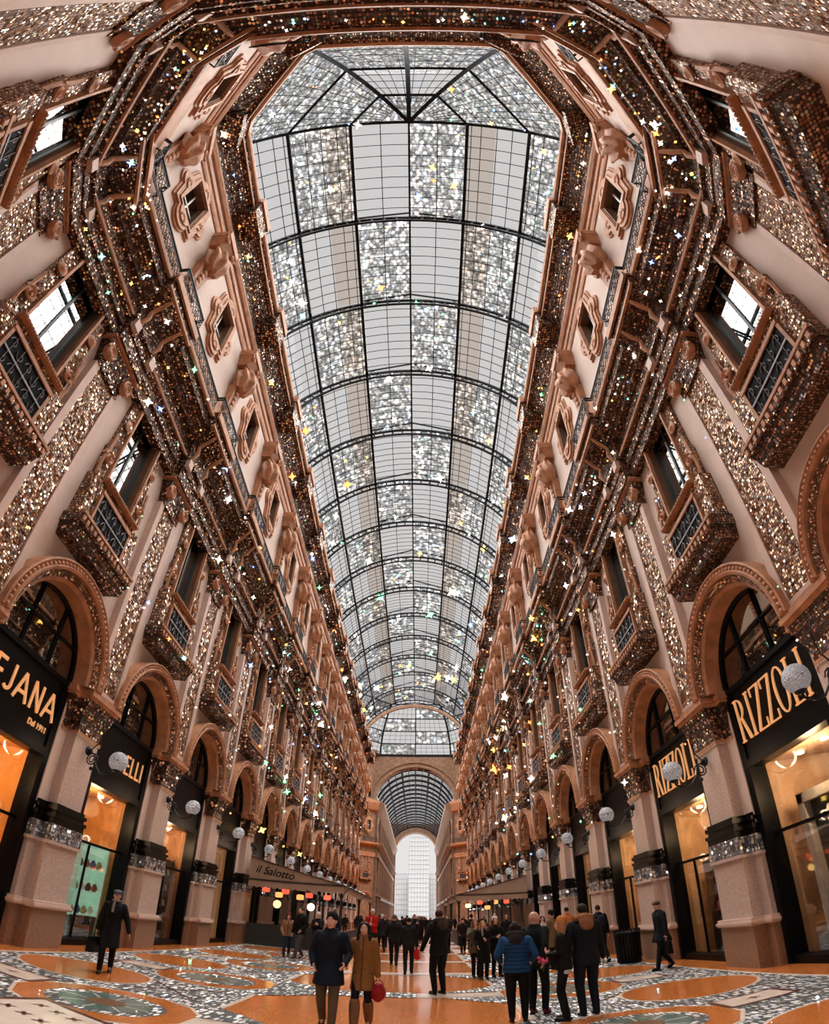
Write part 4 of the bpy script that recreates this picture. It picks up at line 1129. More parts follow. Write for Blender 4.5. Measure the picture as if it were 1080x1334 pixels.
for k in range(17):
    y=Y1+2+k*(YE-Y1-2)/16
    for i in range(24):
        a=radians(-66)+radians(132)*i/24; c=a+radians(132)/24
        b.bar((8.9*sin(a),y,RZ+8.9*cos(a)),(8.9*sin(c),y,RZ+8.9*cos(c)),.34,.34,up=(0,1,0))
    for q in(1,2,3):
        yy=y+q*1.3
        for i in range(16):
            a=radians(-66)+radians(132)*i/16; c=a+radians(132)/16
            if yy<YE: b.bar((8.95*sin(a),yy,RZ+8.95*cos(a)),(8.95*sin(c),yy,RZ+8.95*cos(c)),.10,.10,up=(0,1,0))
for x,w_ in((-7.4,.12),(-5.75,.3),(-4.3,.12),(-2.9,.42),(-1.45,.12),(0,.3),(1.45,.12),(2.9,.42),(4.3,.12),(5.75,.3),(7.4,.12)): b.bar((x,Y1+2,rz_(x)-.1),(x,YE,rz_(x)-.1),w_,.2)
b.build('far_roof_ribs',M['roofiron'],far)
b=MB(); ring_wall(b,YE,YE+5,6.9,23.2,9.2,33); 
for s in(-1,1): b.box(min(s*6.9,s*9.2),max(s*6.9,s*9.2),YE,YE+5,0,23.25)
tag(b.build('wall_exit_arch',M['arch_far']),kind='structure')
b=MB(); loops=[]
for i in range(31):
    a=pi*i/30; loops.append([(r*cos(a),YE-y,23.2+r*sin(a)) for r,y in((6.8,0),(6.8,.5),(8.3,.5),(8.4,0))])
b.rings(loops); 
for s in(-1,1): b.box(min(s*6.6,s*8.5),max(s*6.6,s*8.5),YE-.6,YE,22.4,23.3); b.box(min(s*6.8,s*8.2),max(s*6.8,s*8.2),YE-.4,YE,0,22.4)
tag(b.build('trim_90',M['arch_far']),kind='structure')

for side in(-1,1):
    for k in range(9):
        y=Y1+6+k*8; rz=-pi/2 if side<0 else pi/2
        o=dup(lamp,(side*7.45,y,.6),rz,'tiny globe lamp on the far gallery arm, %s beyond the octagon, %s wall'%(ORD[k],SIDE[side]),'globe lamps of the far arm'); o.scale=(1.3,1.3,1.0)
# buildings outside the exit, with the haze put into their flat colours
hz=principled('haze_tinted_scaffold_cloth',(.40,.40,.41),.9); hz2=principled('haze_tinted_bars',(.22,.225,.24),.9)
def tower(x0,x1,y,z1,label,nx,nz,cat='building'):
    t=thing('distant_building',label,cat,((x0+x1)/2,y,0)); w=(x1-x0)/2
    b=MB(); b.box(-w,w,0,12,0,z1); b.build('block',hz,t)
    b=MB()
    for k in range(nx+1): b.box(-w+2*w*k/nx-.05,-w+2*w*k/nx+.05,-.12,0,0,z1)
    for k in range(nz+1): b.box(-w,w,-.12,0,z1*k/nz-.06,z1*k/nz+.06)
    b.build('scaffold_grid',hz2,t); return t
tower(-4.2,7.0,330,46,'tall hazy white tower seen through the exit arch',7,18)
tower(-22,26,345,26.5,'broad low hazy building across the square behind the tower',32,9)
b=MB(); b.box(-150,150,YE+5,420,-.3,-.02); tag(b.build('floor_square_outside',principled('pale_square_paving',(.22,.215,.21),.8)),kind='structure')

# ------------------------------------------------------------------ floor
M['terrazzo']=principled('orange_polished_terrazzo',(.54,.175,.040),.17,noise=.40,nscale=26,col2=(.38,.115,.03),spec=.35,coat=.12,detail=6)
M['cream']=principled('cream_marble_floor',(.68,.58,.50),.2,noise=.1,nscale=4)
M['darkline']=principled('dark_red_mosaic_line',(.07,.02,.015),.3)
M['teal']=principled('grey_green_marble',(.13,.20,.18),.2,noise=.4,nscale=5)
M['mosaic']=principled('brown_gold_mosaic',(.20,.10,.05),.3,noise=.5,nscale=22)
floor=thing('floor',None,None,(0,0,0),0,None,'structure')
b=MB(); b.box(-18.5,18.5,-3,YE+6,-.2,0); b.build('terrazzo',M['terrazzo'],floor)
LV=[0.0]
def inlay(poly,name,mat,z,cell=None):
    b=MB(); n=len(poly); b.add([(x,y,z) for x,y in poly],[list(range(n))]); return b.build(name,mat,floor,cell=cell)
def ringinlay(c,r0,r1,name,mat,z,n=40,cell=None,sq=1):
    b=MB(); V=[];F=[]
    for k in range(n):
        a=2*pi*k/n; V+=[(c[0]+r0*cos(a),c[1]+r0*sin(a)*sq,z),(c[0]+r1*cos(a),c[1]+r1*sin(a)*sq,z)]
    for k in range(n): j=(k+1)%n; F.append((2*k,2*k+1,2*j+1,2*j))
    b.add(V,F); return b.build(name,mat,floor,cell=cell)
circ=lambda c,r,n=40,sq=1,a0=0:[(c[0]+r*cos(2*pi*k/n+a0),c[1]+r*sq*sin(2*pi*k/n+a0)) for k in range(n)]
FC=.10
for side in(-1,1):
    for k,(a,c) in enumerate(((3.0,15.5),(15.5,27.0),(27.0,60))):
        inlay([(side*2.45,a),(side*6.95,a),(side*6.95,c),(side*2.45,c)][::side],'glitter_field' if k<2 else 'pale_field',M['gl_floor'] if k<2 else M['cream'],.003,cell=[.065,.12,.3][k])
    for x in(2.4,6.98): inlay([(side*x-.05,0),(side*x+.05,0),(side*x+.05,70),(side*x-.05,70)],'cream_border',M['cream'],.004)
    for j in range(-1,10):
        y=8.4+4.9*j; cx=side*3.65; nm=.11 if j<2 else .2
        inlay(circ((cx,y),1.36,12,1.0,pi/12),'dark_border',M['cream'],.005); inlay(circ((cx,y),1.30,12,1.0,pi/12),'orange_surround',M['terrazzo'],.007)
        if j<4:
            inlay(circ((cx,y),.86),'medallion_rim',M['gl_floor'],.009,cell=.07+.03*max(0,j)); inlay(circ((cx,y),.66),'medallion',M['teal'],.011)
            inlay(circ((cx,y),.27,24),'medallion_centre',M['mosaic'],.013)
            for q in range(8):
                a=2*pi*q/8; d=(cos(a),sin(a)); nn=(-d[1]*.015,d[0]*.015)
                inlay([(cx+d[0]*.3+nn[0],y+d[1]*.3+nn[1]),(cx+d[0]*.64+nn[0],y+d[1]*.64+nn[1]),(cx+d[0]*.64-nn[0],y+d[1]*.64-nn[1]),(cx+d[0]*.3-nn[0],y+d[1]*.3-nn[1])][::-1],'medallion_ray',M['cream'],.0125)
        cx=side*5.5; y2=y+2.6
        inlay(circ((cx,y2),1.28),'cream_ring',M['cream'],.005); inlay(circ((cx,y2),1.22),'orange_disc',M['terrazzo'],.007)
        y3=y+.35; R_=.42
        P=[(cx-.5,y3-.32),(cx+.5,y3-.32),(cx+.5,y3+.32),(cx-.5,y3+.32)]
        inlay([(cx+(p[0]-cx)*1.2,y3+(p[1]-y3)*1.25) for p in P],'panel_border',M['darkline'],.008); inlay(P,'cream_panel',M['cream'],.010)
        inlay([(cx-.12,y3-.02),(cx+.12,y3-.02),(cx+.12,y3+.02),(cx-.12,y3+.02)],'small_cross',M['darkline'],.012)
        inlay([(cx-.02,y3-.1),(cx+.02,y3-.1),(cx+.02,y3+.1),(cx-.02,y3+.1)],'small_cross',M['darkline'],.012)
        # crossing dark lines between the discs
        for s2 in(-1,1): 
            p=(side*3.65,y+2.45); d=Vector((s2*.9,1)).normalized(); n_=Vector((-d.y,d.x))*.03
            inlay([(p[0]-d.x*1.1+n_.x,p[1]-d.y*1.1+n_.y),(p[0]-d.x*1.1-n_.x,p[1]-d.y*1.1-n_.y),(p[0]+d.x*1.1-n_.x,p[1]+d.y*1.1-n_.y),(p[0]+d.x*1.1+n_.x,p[1]+d.y*1.1+n_.y)],'dark_line',M['darkline'],.006+.0005*s2)
for k,y in enumerate((8.3,13.25,18.2,23.1,28,33,38,43,48)):
    inlay([(-2.4,y-.38),(2.4,y-.38),(2.4,y+.38),(-2.4,y+.38)],'cream_band',M['cream'],.004)
    inlay([(-2.4,y-.30),(2.4,y-.30),(2.4,y+.30),(-2.4,y+.30)],'dark_band',M['mosaic'],.006)
    inlay([(-2.4,y-.26),(2.4,y-.26),(2.4,y+.26),(-2.4,y+.26)],'pale_band',M['cream'],.008)
inlay([(-2.4,12.86),(.62,12.86),(.62,13.64),(-2.4,13.64)],'glitter_band',M['gl_floor'],.010,cell=.09)
for side in(-1,1):
    for y,sg in((8.7,1),(12.8,-1),(13.7,1),(17.7,-1)):
        inlay([(side*2.42,y),(side*1.2,y),(side*2.42,y+sg*1.1)][::side*sg*-1],'glitter_corner',M['gl_floor'],.0095,cell=.09)
# white panel with a row of dark crosses at the lower left
P=[(-4.50,5.70),(-3.40,5.30),(-2.95,7.08),(-4.06,7.49)]
inlay([(-4.63,5.62),(-3.32,5.15),(-2.82,7.14),(-4.14,7.64)],'panel_border',M['darkline'],.0125); inlay(P,'cream_panel',M['cream'],.0145)
for q in range(3):
    for rr in range(2):
        x=-3.86+.30*q-.12*rr; y=7.12-.11*q-.5*rr
        for a in(0,pi/2):
            d=(cos(a+.6)*.10,sin(a+.6)*.10); n_=(-d[1]*.25,d[0]*.25)
            inlay([(x-d[0]-n_[0],y-d[1]-n_[1]),(x+d[0]-n_[0],y+d[1]-n_[1]),(x+d[0]+n_[0],y+d[1]+n_[1]),(x-d[0]+n_[0],y-d[1]+n_[1])],'small_cross',M['darkline'],.0165)

# ------------------------------------------------------------------ cafes
def cafe(side,y0,y1,xf,label,text):
    t=thing('cafe_pavilion',label,'cafe',(0,0,0)); s=side; xw=7.25
    b=MB()
    top=4.05
    P=[(s*xw,y0,top),(s*xf,y0,3.0),(s*xf,y1,3.0),(s*xw,y1,top)]
    b.add(P+[(x,y,z-.06) for x,y,z in P],[(0,1,2,3),(7,6,5,4),(0,4,5,1),(1,5,6,2),(2,6,7,3),(3,7,4,0)])
    b.add([(s*xw,y0-.02,top),(s*xf,y0-.02,3.0),(s*xw,y0-.02,3.0),(s*xw,y0,top),(s*xf,y0,3.0),(s*xw,y0,3.0)],[(0,1,2),(5,4,3),(0,3,4,1)])
    b.build('awning',M['fabric_awning'],t)
    b=MB(); b.bar((s*xw,y0-.04,2.98),(s*xf,y0-.04,2.98),.08,.1); b.bar((s*xf,y0,2.98),(s*xf,y1,2.98),.08,.1); b.bar((s*xw,y0-.04,top),(s*xf,y0-.04,3.0),.05,.05); b.build('awning_bar',M['awning_edge'],t)
    b=MB(); n=16
    L=abs(xw-xf)
    for k in range(n):
        xa=s*(xf+L*k/n); xb=s*(xf+L*(k+1)/n); w=xb-xa
        poly=[(xa,2.93),(xb,2.93)]+[(xa+w/2+w/2*cos(-pi*q/6),2.72+.10*sin(-pi*q/6)) for q in range(7)]
        b.slab(poly,y0-.06,y0-.04)
    m=40
    for k in range(m):
        ya=y0+(y1-y0)*k/m; yb=y0+(y1-y0)*(k+1)/m
        loop=[(s*xf,ya,2.93),(s*xf,yb,2.93)]+[(s*xf,(ya+yb)/2+(yb-ya)/2*cos(-pi*q/6),2.72+.10*sin(-pi*q/6)) for q in range(7)]
        b.add(loop,[list(range(len(loop)))])
    b.build('scalloped_valance',M['fabric_awning'],t)
    for px in(xf+.1,(xf+xw)/2,xw-.35):
        for yy in(y0+.1,(y0+y1)/2,y1-.1):
            b=MB(); b.bar((s*px,yy,0),(s*px,yy,2.98),.09,.09)
            for dx in(-1,1): b.tube([(s*px,yy,2.3),(s*px+dx*.15,yy,2.7),(s*px+dx*.5,yy,2.95)],.025,5)
            b.build('post',M['cafe_dark'],t)
    b=MB(); b.box(min(s*(xw-.1),s*(xf+1.3)),max(s*(xw-.1),s*(xf+1.3)),y0,y0+.08,0,.98); b.box(min(s*xf,s*(xf+.06)),max(s*xf,s*(xf+.06)),y0+.3,y1,0,.9)
    b.build('low_screen',M['cafe_dark'],t)
    b=MB(); b.box(min(s*(xw-.1),s*(xf+1.3)),max(s*(xw-.1),s*(xf+1.3)),y0+.03,y0+.05,.98,2.6); b.build('glass_screen',M['shopglass'],t)
    if text:
        me=text_mesh(text,.52,.35,.01,.004)
        me.materials.clear(); me.materials.append(M['blackframe'])
        for v in me.vertices: a,c,_=v.co; v.co=(a-6.05,y0-.05,c+3.22-(a)*.12)
        o=bpy.data.objects.new('lettering',me); COL.objects.link(o); o.parent=t; o['label']='dark script lettering il Salotto'
    return t
cafe(-1,27.6,45,2.75,'taupe cafe awning on posts reading il Salotto on the left','il Salotto')
cafe(1,36.2,54,3.0,'taupe cafe awning on dark posts on the right',None)
def lantern(kind,loc,label,mat):
    t=thing('hanging_lantern',label,'lantern',loc,0,'cafe lanterns')
    b=MB()
    if kind=='globe': b.ball((0,0,0),.20,16,12); b.build('globe',mat,t,smooth=180)
    else: b.revolve([(.10,-.13),(.19,-.10),(.19,.10),(.10,.13)],(0,0,0),14); b.build('shade',mat,t,smooth=40)
    b=MB(); b.tube([(0,0,.13),(0,0,max(.2,3.3-loc[2]))],.012,5); b.build('hanging_rod',M['iron'],t)
yl=emissive('yellow_lantern_glow',(1,.62,.20),3.2); cl_=emissive('cream_lantern_glow',(1,.78,.52),3.2); rd=emissive('red_lamp_glow',(1,.10,.05),1.6); og=emissive('orange_lamp_glow',(1,.32,.10),2.0)
lantern('globe',(-6.35,30,1.96),'yellow glowing globe lantern under the left awning',yl)
lantern('globe',(-4.81,31,1.96),'cream glowing globe lantern under the left awning nearer the middle',cl_)
for k,(x,y,z,m,cn) in enumerate([(-6.61,28.5,2.6,rd,'red'),(-6.18,29.5,2.42,og,'orange'),(-5.8,29.2,2.6,rd,'red'),(-4.94,31,2.55,rd,'red'),(-5.22,30,2.4,og,'orange'),(-4.3,33,2.55,rd,'red')]):
    lantern('shade',(x,y,z),'%s glowing drum lamp under the left awning, %s from the wall'%(cn,ORD[k]),m)
for k,(x,y,z,m,cn) in enumerate([(4.13,42,2.44,yl,'yellow'),(4.74,40,2.6,rd,'red'),(5.23,40,2.26,og,'orange'),(5.76,40,2.6,og,'orange'),(6.5,40,2.6,rd,'red')]):
    lantern('shade',(x,y,z),'%s glowing drum lamp under the right awning, %s from the middle'%(cn,ORD[k]),m)
# tables inside the cafes so that they are not empty
for s,y0,nm in((-1,29,'left'),(1,38,'right')):
    for k in range(3):
        t=thing('cafe_table','small round cafe table with white cloth under the %s awning, %s from the near end'%(nm,ORD[k]),'table',(s*(4.2+.9*(k%2)),y0+1.0+2.4*k,0),0,'cafe tables')
        b=MB(); b.revolve([(.36,.70),(.40,.72),(.40,.745),(.05,.75)],n=18); b.build('tabletop',M['white_paint'],t)
        b=MB(); b.revolve([(.22,0),(.20,.03),(.04,.06),(.035,.70)],n=12); b.build('pedestal',M['iron'],t)
# litter bin
t=thing('litter_bin','black slatted litter bin against the right pilaster','bin',(6.75,17.7,0))
b=MB(); b.revolve([(.30,0),(.33,.05),(.36,.85),(.30,.86)],n=20); b.build('body',M['blackframe'],t,smooth=40)
b=MB()
for k in range(24):
    a=2*pi*k/24; b.bar((.34*cos(a),.34*sin(a),.03),(.39*cos(a),.39*sin(a),.98),.03,.03)
b.build('slats',M['iron'],t)
b=MB(); b.revolve([(.37,.84),(.40,.86),(.40,.90),(.37,.90)],n=20); b.build('rim',M['iron'],t)
# ------------------------------------------------------------------ people
_cl={}
def cloth(col,rough=.8,shine=0):
    k=(tuple(col),rough)
    if max(col)<.06: col=tuple(c*.45 for c in col)
    if k not in _cl: _cl[k]=principled('cloth_%02d'%len(_cl),col,rough,noise=.18,nscale=9,bump=.35,bscale=24,spec=.18)
    return _cl[k]
SKIN=principled('skin',(.58,.33,.24),.5,noise=.08,nscale=12)
LIP=principled('lip',(.42,.13,.11),.4); EYE=principled('eye_white',(.75,.72,.68),.3); IRIS=principled('eye_dark',(.03,.02,.015),.2)
def remesh(mb,name,mat,parent,vox,smooth=True,label=None):
    me=mb.mesh('tmp',mat); o=bpy.data.objects.new('tmp',me); COL.objects.link(o)
    md=o.modifiers.new('r','REMESH'); md.mode='VOXEL'; md.voxel_size=vox; md.use_smooth_shade=True
    sm=o.modifiers.new('s','SMOOTH'); sm.factor=.5; sm.iterations=2
    dg=bpy.context.evaluated_depsgraph_get(); dg.update()
    m2=bpy.data.meshes.new_from_object(o.evaluated_get(dg)); bpy.data.objects.remove(o); bpy.data.meshes.remove(me)
    m2.name=name; m2.materials.clear(); m2.materials.append(mat)
    for p in m2.polygons: p.use_smooth=True; p.material_index=0
    o=bpy.data.objects.new(name,m2); COL.objects.link(o); o.parent=parent
    if label: o['label']=label
    return o
def ik(a,b,l1,l2,pole):
    a=Vector(a);b=Vector(b); d=b-a; L=min(d.length,(l1+l2)*.999); d.normalize(); b=a+d*L
    x=(l1*l1-l2*l2+L*L)/(2*L); h=sqrt(max(0,l1*l1-x*x)); p=Vector(pole); p=(p-d*p.dot(d))
    if p.length<1e-5: p=d.orthogonal()
    return a+d*x+p.normalized()*h, b
def ell(b,rows,n=20,lean=(0,0)):
    """stack of horizontal ellipses: (z, rx, ry, cx, cy)"""
    b.rings([[(r[3]+r[1]*cos(2*pi*k/n),r[4]+r[2]*sin(2*pi*k/n),r[0]) for k in range(n)] for r in rows])
def limb(b,pts,rs,n=12):
    # resampled so that the radius varies smoothly, round ends
    P=[Vector(p) for p in pts]; Q=[];R=[]
    for i in range(len(P)-1):
        for k in range(5): t=k/5; Q.append(P[i].lerp(P[i+1],t)); R.append(rs[i]+(rs[i+1]-rs[i])*t)
    Q.append(P[-1]);R.append(rs[-1])
    b.tube(Q,R,n); b.ball(tuple(Q[0]),R[0]*.98,10,8); b.ball(tuple(Q[-1]),R[-1]*.98,10,8)
def hand(b,w,d,n,side,s,curl=.5,fr=.0088):
    """wrist w, direction d, palm normal n"""
    d=Vector(d).normalized(); n=Vector(n); n=(n-d*n.dot(d)).normalized(); t=d.cross(n)*side
    c=Vector(w)+d*.045*s
    st=len(b.v); b.ball((0,0,0),(.040*s,.016*s,.050*s),12,8)
    Mx=Matrix((t,n,d)).transposed().to_4x4(); Mx.translation=c; b.xform(Mx,st)
    b.tube([Vector(w)-d*.03*s,Vector(w)+d*.02*s],[.026*s,.026*s],10)
    for k,L in enumerate((.068,.078,.073,.056)):
        o=c+d*.040*s+t*(.027-.018*k)*s
        p=[o]; dd=d.copy()
        for q,f in enumerate((.45,.32,.23)):
            dd=(dd*cos(curl*.7)+n*sin(curl*.7)).normalized() if q else (dd*cos(curl*.4)+n*sin(curl*.4)).normalized()
            p.append(p[-1]+dd*L*f*s)
        b.tube(p,[fr*s,fr*s,fr*.92*s,fr*.8*s],8); b.ball(tuple(p[-1]),fr*.8*s,8,6)
    o=c-d*.02*s+t*.032*s; p=[o,o+(t*.6+d*.6+n*.35).normalized()*.034*s]; p.append(p[-1]+(d*.9+t*.15+n*.4).normalized()*.028*s)
    b.tube(p,[.011*s,.0105*s,.009*s],8); b.ball(tuple(p[-1]),.009*s,8,6)
    return c
def head(b,par,c,s,yaw,tilt,vox,mouth_open=False,hi=True):
    """skull, jaw, nose, ears into b; eyes and lips as children; returns head matrix"""
    Mx=Matrix.Translation(c)@Matrix.Rotation(yaw,4,'Z')@Matrix.Rotation(tilt,4,'X')@Matrix.Scale(s,4)
    st=len(b.v)
    b.ball((0,-.008,.022),(.074,.093,.098),16,12)
    b.ball((0,.022,-.045),(.058,.064,.072),14,10)
    b.ball((0,.052,-.095),(.028,.026,.022),10,8)
    b.tube([(0,.078,.030),(0,.094,.0),(0,.106,-.022)],[.010,.012,.016],8); b.ball((0,.100,-.026),(.018,.014,.011),8,6)
    for sx in(-1,1):
        b.ball((sx*.030,.078,.040),(.026,.012,.010),8,6); b.ball((sx*.040,.060,-.012),(.024,.022,.020),8,6)
        b.ball((sx*.076,-.005,.0),(.010,.020,.032),8,8)
    b.ball((0,.080,-.055),(.026,.014,.014),8,6)
    b.xform(Mx,st)
    if hi:
        for sx in(-1,1):
            e=MB(); e.ball((sx*.030,.080,.022),(.0145,.010,.0085),10,8); e.xform(Mx); eo=e.build('eye',EYE,par,smooth=180)
            e=MB(); e.ball((sx*.030,.0885,.022),(.0065,.0035,.0065),8,6); e.xform(Mx); e.build('iris',IRIS,eo,smooth=180)
            e=MB(); e.tube([(sx*.014,.089,.044),(sx*.030,.090,.048),(sx*.046,.080,.043)],.0045,5); e.xform(Mx); e.build('eyebrow',IRIS,par,smooth=180)
        e=MB()
        if mouth_open: e.ball((0,.086,-.060),(.020,.010,.016),10,8)
        else: e.ball((0,.0915,-.052),(.021,.006,.005),10,6); e.ball((0,.0905,-.060),(.018,.006,.0055),10,6)
        e.xform(Mx); e.build('lips',LIP,par,smooth=180)
    return Mx
def person(label,loc,face,h=1.72,coat=(.02,.02,.025),coat_len=.80,trousers=(.02,.02,.025),shoes=(.02,.015,.012),legs='stand',arms=('down','down'),
           hair=None,hair_len=0,hat=None,hatcol=(.02,.02,.02),hood=None,scarf=None,boots=None,width=1.0,head_yaw=0,head_tilt=0,mouth=False,hi=True,
           group=None,bare=False,gloves=False,glasses=False,backpack=None,shirt=None,zip_=None,sole=None,vest=None,name='person',skirt=False,quilt=0):
    t=thing(name,label,'person',loc,face,group)
    s=h/1.75; vx=(.0105 if hi else .016)*s
    W=width
    # ---- skeleton
    hips={-1:Vector((-.09*W,0,.93)),1:Vector((.09*W,0,.93))}
    if legs=='stand': ft={-1:Vector((-.11,.0,.08)),1:Vector((.11,.02,.08))}
    elif legs=='together': ft={-1:Vector((-.075,.0,.08)),1:Vector((.075,.03,.08))}
    elif legs=='walk': ft={-1:Vector((-.09,.27,.085)),1:Vector((.09,-.26,.13))}
    elif legs=='walk2': ft={-1:Vector((-.09,-.22,.12)),1:Vector((.09,.22,.085))}
    else: ft={-1:Vector((-.17,.05,.08)),1:Vector((.15,-.06,.08))}
    dz=-.03 if legs.startswith('walk') else -.005
    for k in hips: hips[k].z+=dz
    knee={};
    for k in(-1,1): knee[k],ft[k]=ik(hips[k],ft[k],.435,.425,(0.05*k,1,0))
    sh={k:Vector((k*.185*W,0,1.425+dz)) for k in(-1,1)}
    el={};wr={};hd={};pn={}
    T={'down':lambda k:Vector((k*.27*W,.06,.86)),'back':lambda k:Vector((k*.25*W,-.14,.88)),'fwd':lambda k:Vector((k*.26*W,.22,.90)),
       'pocket':lambda k:Vector((k*.20*W,.15,.99)),'phone':lambda k:Vector((k*.055,.34,1.26)),'chest':lambda k:Vector((k*.05,.25,1.12)),
       'face':lambda k:Vector((k*.10,.34,1.42)),'hip':lambda k:Vector((k*.22*W,.16,1.04)),'out':lambda k:Vector((k*.36*W,.04,.90)),
       'link':lambda k:Vector((k*.24,.20,1.03)),'behind':lambda k:Vector((k*.30,-.10,1.0))}
    for i,k in enumerate((-1,1)):
        a=arms[i]; tg=T[a](k) if isinstance(a,str) else Vector(a)
        tg=tg+Vector((0,0,dz))
        el[k],wr[k]=ik(sh[k],tg,.285,.255,(k*.5,-1,-.3))
        hd[k]=(wr[k]-el[k]).normalized()
        if a in('phone','face','chest'): hd[k]=Vector((-k*.35,.5,.75)).normalized()
        pn[k]=Vector((-k,0.15,0)) if a in('down','back','fwd','out','hip','pocket','behind') or not isinstance(a,str) else Vector((-k*.6,-.6,.1))
    S=lambda v: Vector(v)*s
    nk=Vector((0,-.005,1.50+dz)); hc=Vector((0,.015,1.625+dz))
    # ---- body: one continuous skin surface
    b=MB()
    ell(b,[(z+dz,rx*W,ry*W,0,cy) for z,rx,ry,cy in((.84,.09,.07,0),(.90,.155,.11,0),(.98,.162,.115,0),(1.08,.135,.095,0),(1.2,.145,.10,0),(1.32,.165,.11,0),(1.40,.165,.095,0),(1.455,.11,.075,0),(1.50,.06,.06,0))],20)
    b.xform(Matrix.Scale(s,4))
    for k in(-1,1):
        limb(b,[S(hips[k]),S(knee[k]),S(ft[k])],[.085*W*s,.052*s,.034*s])
        limb(b,[S(ft[k]+Vector((0,0,-.02))),S(ft[k]+Vector((0,.12,-.045)))],[.030*s,.020*s])
        limb(b,[S(sh[k]),S(el[k]),S(wr[k])],[.052*s,.040*s,.028*s])
        hand(b,S(wr[k]),hd[k],pn[k],k,s,.55,.0088 if hi else .0115)
    limb(b,[S(nk-Vector((0,0,.05))),S(hc-Vector((0,0,.03)))],[.056*s,.052*s])
    Mx=head(b,t,S(hc),s,head_yaw,head_tilt,vx,mouth,hi)
    remesh(b,'body',SKIN,t,vx)
    # ---- trousers and shoes
    b=MB()
    ell(b,[(z+dz,rx*W,ry*W,0,0) for z,rx,ry in((.82,.11,.09),(.90,.172,.128),(.98,.176,.13),(1.05,.158,.115))],18); b.xform(Matrix.Scale(s,4))
    for k in(-1,1): limb(b,[S(hips[k]),S(knee[k]),S(ft[k]+Vector((0,-.005,.0)))],[.098*W*s,.070*W*s,.058*s])
    remesh(b,'trousers',cloth(trousers),t,.017*s)
    for k in(-1,1):
        b=MB(); f=ft[k]; dz2=f.z-.08
        b.ball(tuple(S((f.x,f.y-.01,f.z-.015))),(.042*s,.055*s,.062*s),12,8)
        b.ball(tuple(S((f.x+k*.008,f.y+.085,f.z-.038))),(.047*s,.115*s,.040*s),14,8)
        if dz2>.02: b.xform(Matrix.Translation(S(f))@Matrix.Rotation(-.5,4,'X')@Matrix.Translation(-S(f)))
        bb=MB(); L=[(f.x+k*.006+.047*cos(2*pi*q/16),f.y+.055+.142*sin(2*pi*q/16)) for q in range(16)]
        bb.prism(L,f.z-.08,f.z-.052); bb.xform(Matrix.Scale(s,4))
        if dz2>.02: bb.xform(Matrix.Translation(S(f))@Matrix.Rotation(-.5,4,'X')@Matrix.Translation(-S(f)))
        if boots: limb(b,[S(f+Vector((0,-.01,.0))),S(f.lerp(knee[k],.5)+Vector((0,-.015,0))),S(f.lerp(knee[k],.86))],[.068*s,.086*s,.088*s])
        sh_=remesh(b,'boot' if boots else 'shoe',cloth(boots or shoes,.45),t,.012*s)
        bb.build('sole',cloth(sole or (.012,.01,.01),.6),sh_)
    # ---- coat
    b=MB(); hem=coat_len
    fl=.02 if hem<.8 else 0
    fw_=.075 if legs.startswith('walk') and hem<.82 else .012
    rows=[(hem,.196+fl,.150+fl+fw_),(hem+.1,.192+fl*.7,.148+fl*.6+fw_*.75),(max(hem+.15,1.0),.182,.143),(1.12,.168,.132),(1.24,.180,.138),(1.34,.198,.140),(1.41,.192,.122),(1.46,.135,.098),(1.52,.085,.085)]
    ell(b,[(z+dz,rx*W,ry*W,0,0) for z,rx,ry in rows],22); b.xform(Matrix.Scale(s,4))
    for k in(-1,1):
        limb(b,[S(sh[k]+Vector((-k*.02,0,-.01))),S(el[k]),S(wr[k]-hd[k]*.0)],[.082*s,.064*s,.047*s],14)
    if not hood: b.tube([S((.082*cos(2*pi*q/16),.078*sin(2*pi*q/16)-.004,1.515+dz)) for q in range(17)],.022*s,8)
    ct=remesh(b,'coat',cloth(coat),t,.016*s)
    # front closing, pockets, cuffs
    b=MB(); zz=[hem+.02+(1.45-hem)*q/10 for q in range(11)]
    def fy(z):
        for (z0,rx0,ry0),(z1,rx1,ry1) in zip(rows,rows[1:]):
            if z0<=z<=z1: return (ry0+(ry1-ry0)*(z-z0)/(z1-z0))*W
        return .1
    b.tube([S((0,fy(z)+.002,z+dz)) for z in zz],.009*s,6)
    for z in zz[1:-1]: b.ball(tuple(S((.018,fy(z)+.006,z+dz))),.010*s,6,5)
    b.build('front_closing',cloth(zip_ or tuple(c*.5 for c in coat)),ct,smooth=60)
    if hem<1.0:
        for k in(-1,1):
            b=MB(); b.bar(S((k*.10*W,.135*W,hem+.28+dz)),S((k*.165*W,.085*W,hem+.22+dz)),.012*s,.05*s); b.build('pocket_flap',cloth(tuple(c*.7 for c in coat)),ct)
    if quilt:
        b=MB(); nq=int((1.40-hem)/quilt)
        for q in range(1,nq+1):
            z=hem+q*quilt
            for (z0,rx0,ry0),(z1,rx1,ry1) in zip(rows,rows[1:]):
                if z0<=z<=z1: u=(z-z0)/(z1-z0); rx=rx0+(rx1-rx0)*u; ry=ry0+(ry1-ry0)*u; break
            b.tube([S(((rx*W+.001)*cos(2*pi*k/22),(ry*W+.001)*sin(2*pi*k/22),z+dz)) for k in range(23)],.006*s,5)
        b.build('quilting_seam',cloth(tuple(c*.35 for c in coat)),ct,smooth=60)
    if shirt:
        b=MB(); ell(b,[(hem-.07+dz,.176*W,.138*W,0,0),(hem+.05+dz,.178*W,.138*W,0,0)],18); b.xform(Matrix.Scale(s,4)); remesh(b,'shirt_hem',cloth(shirt),t,.016*s)
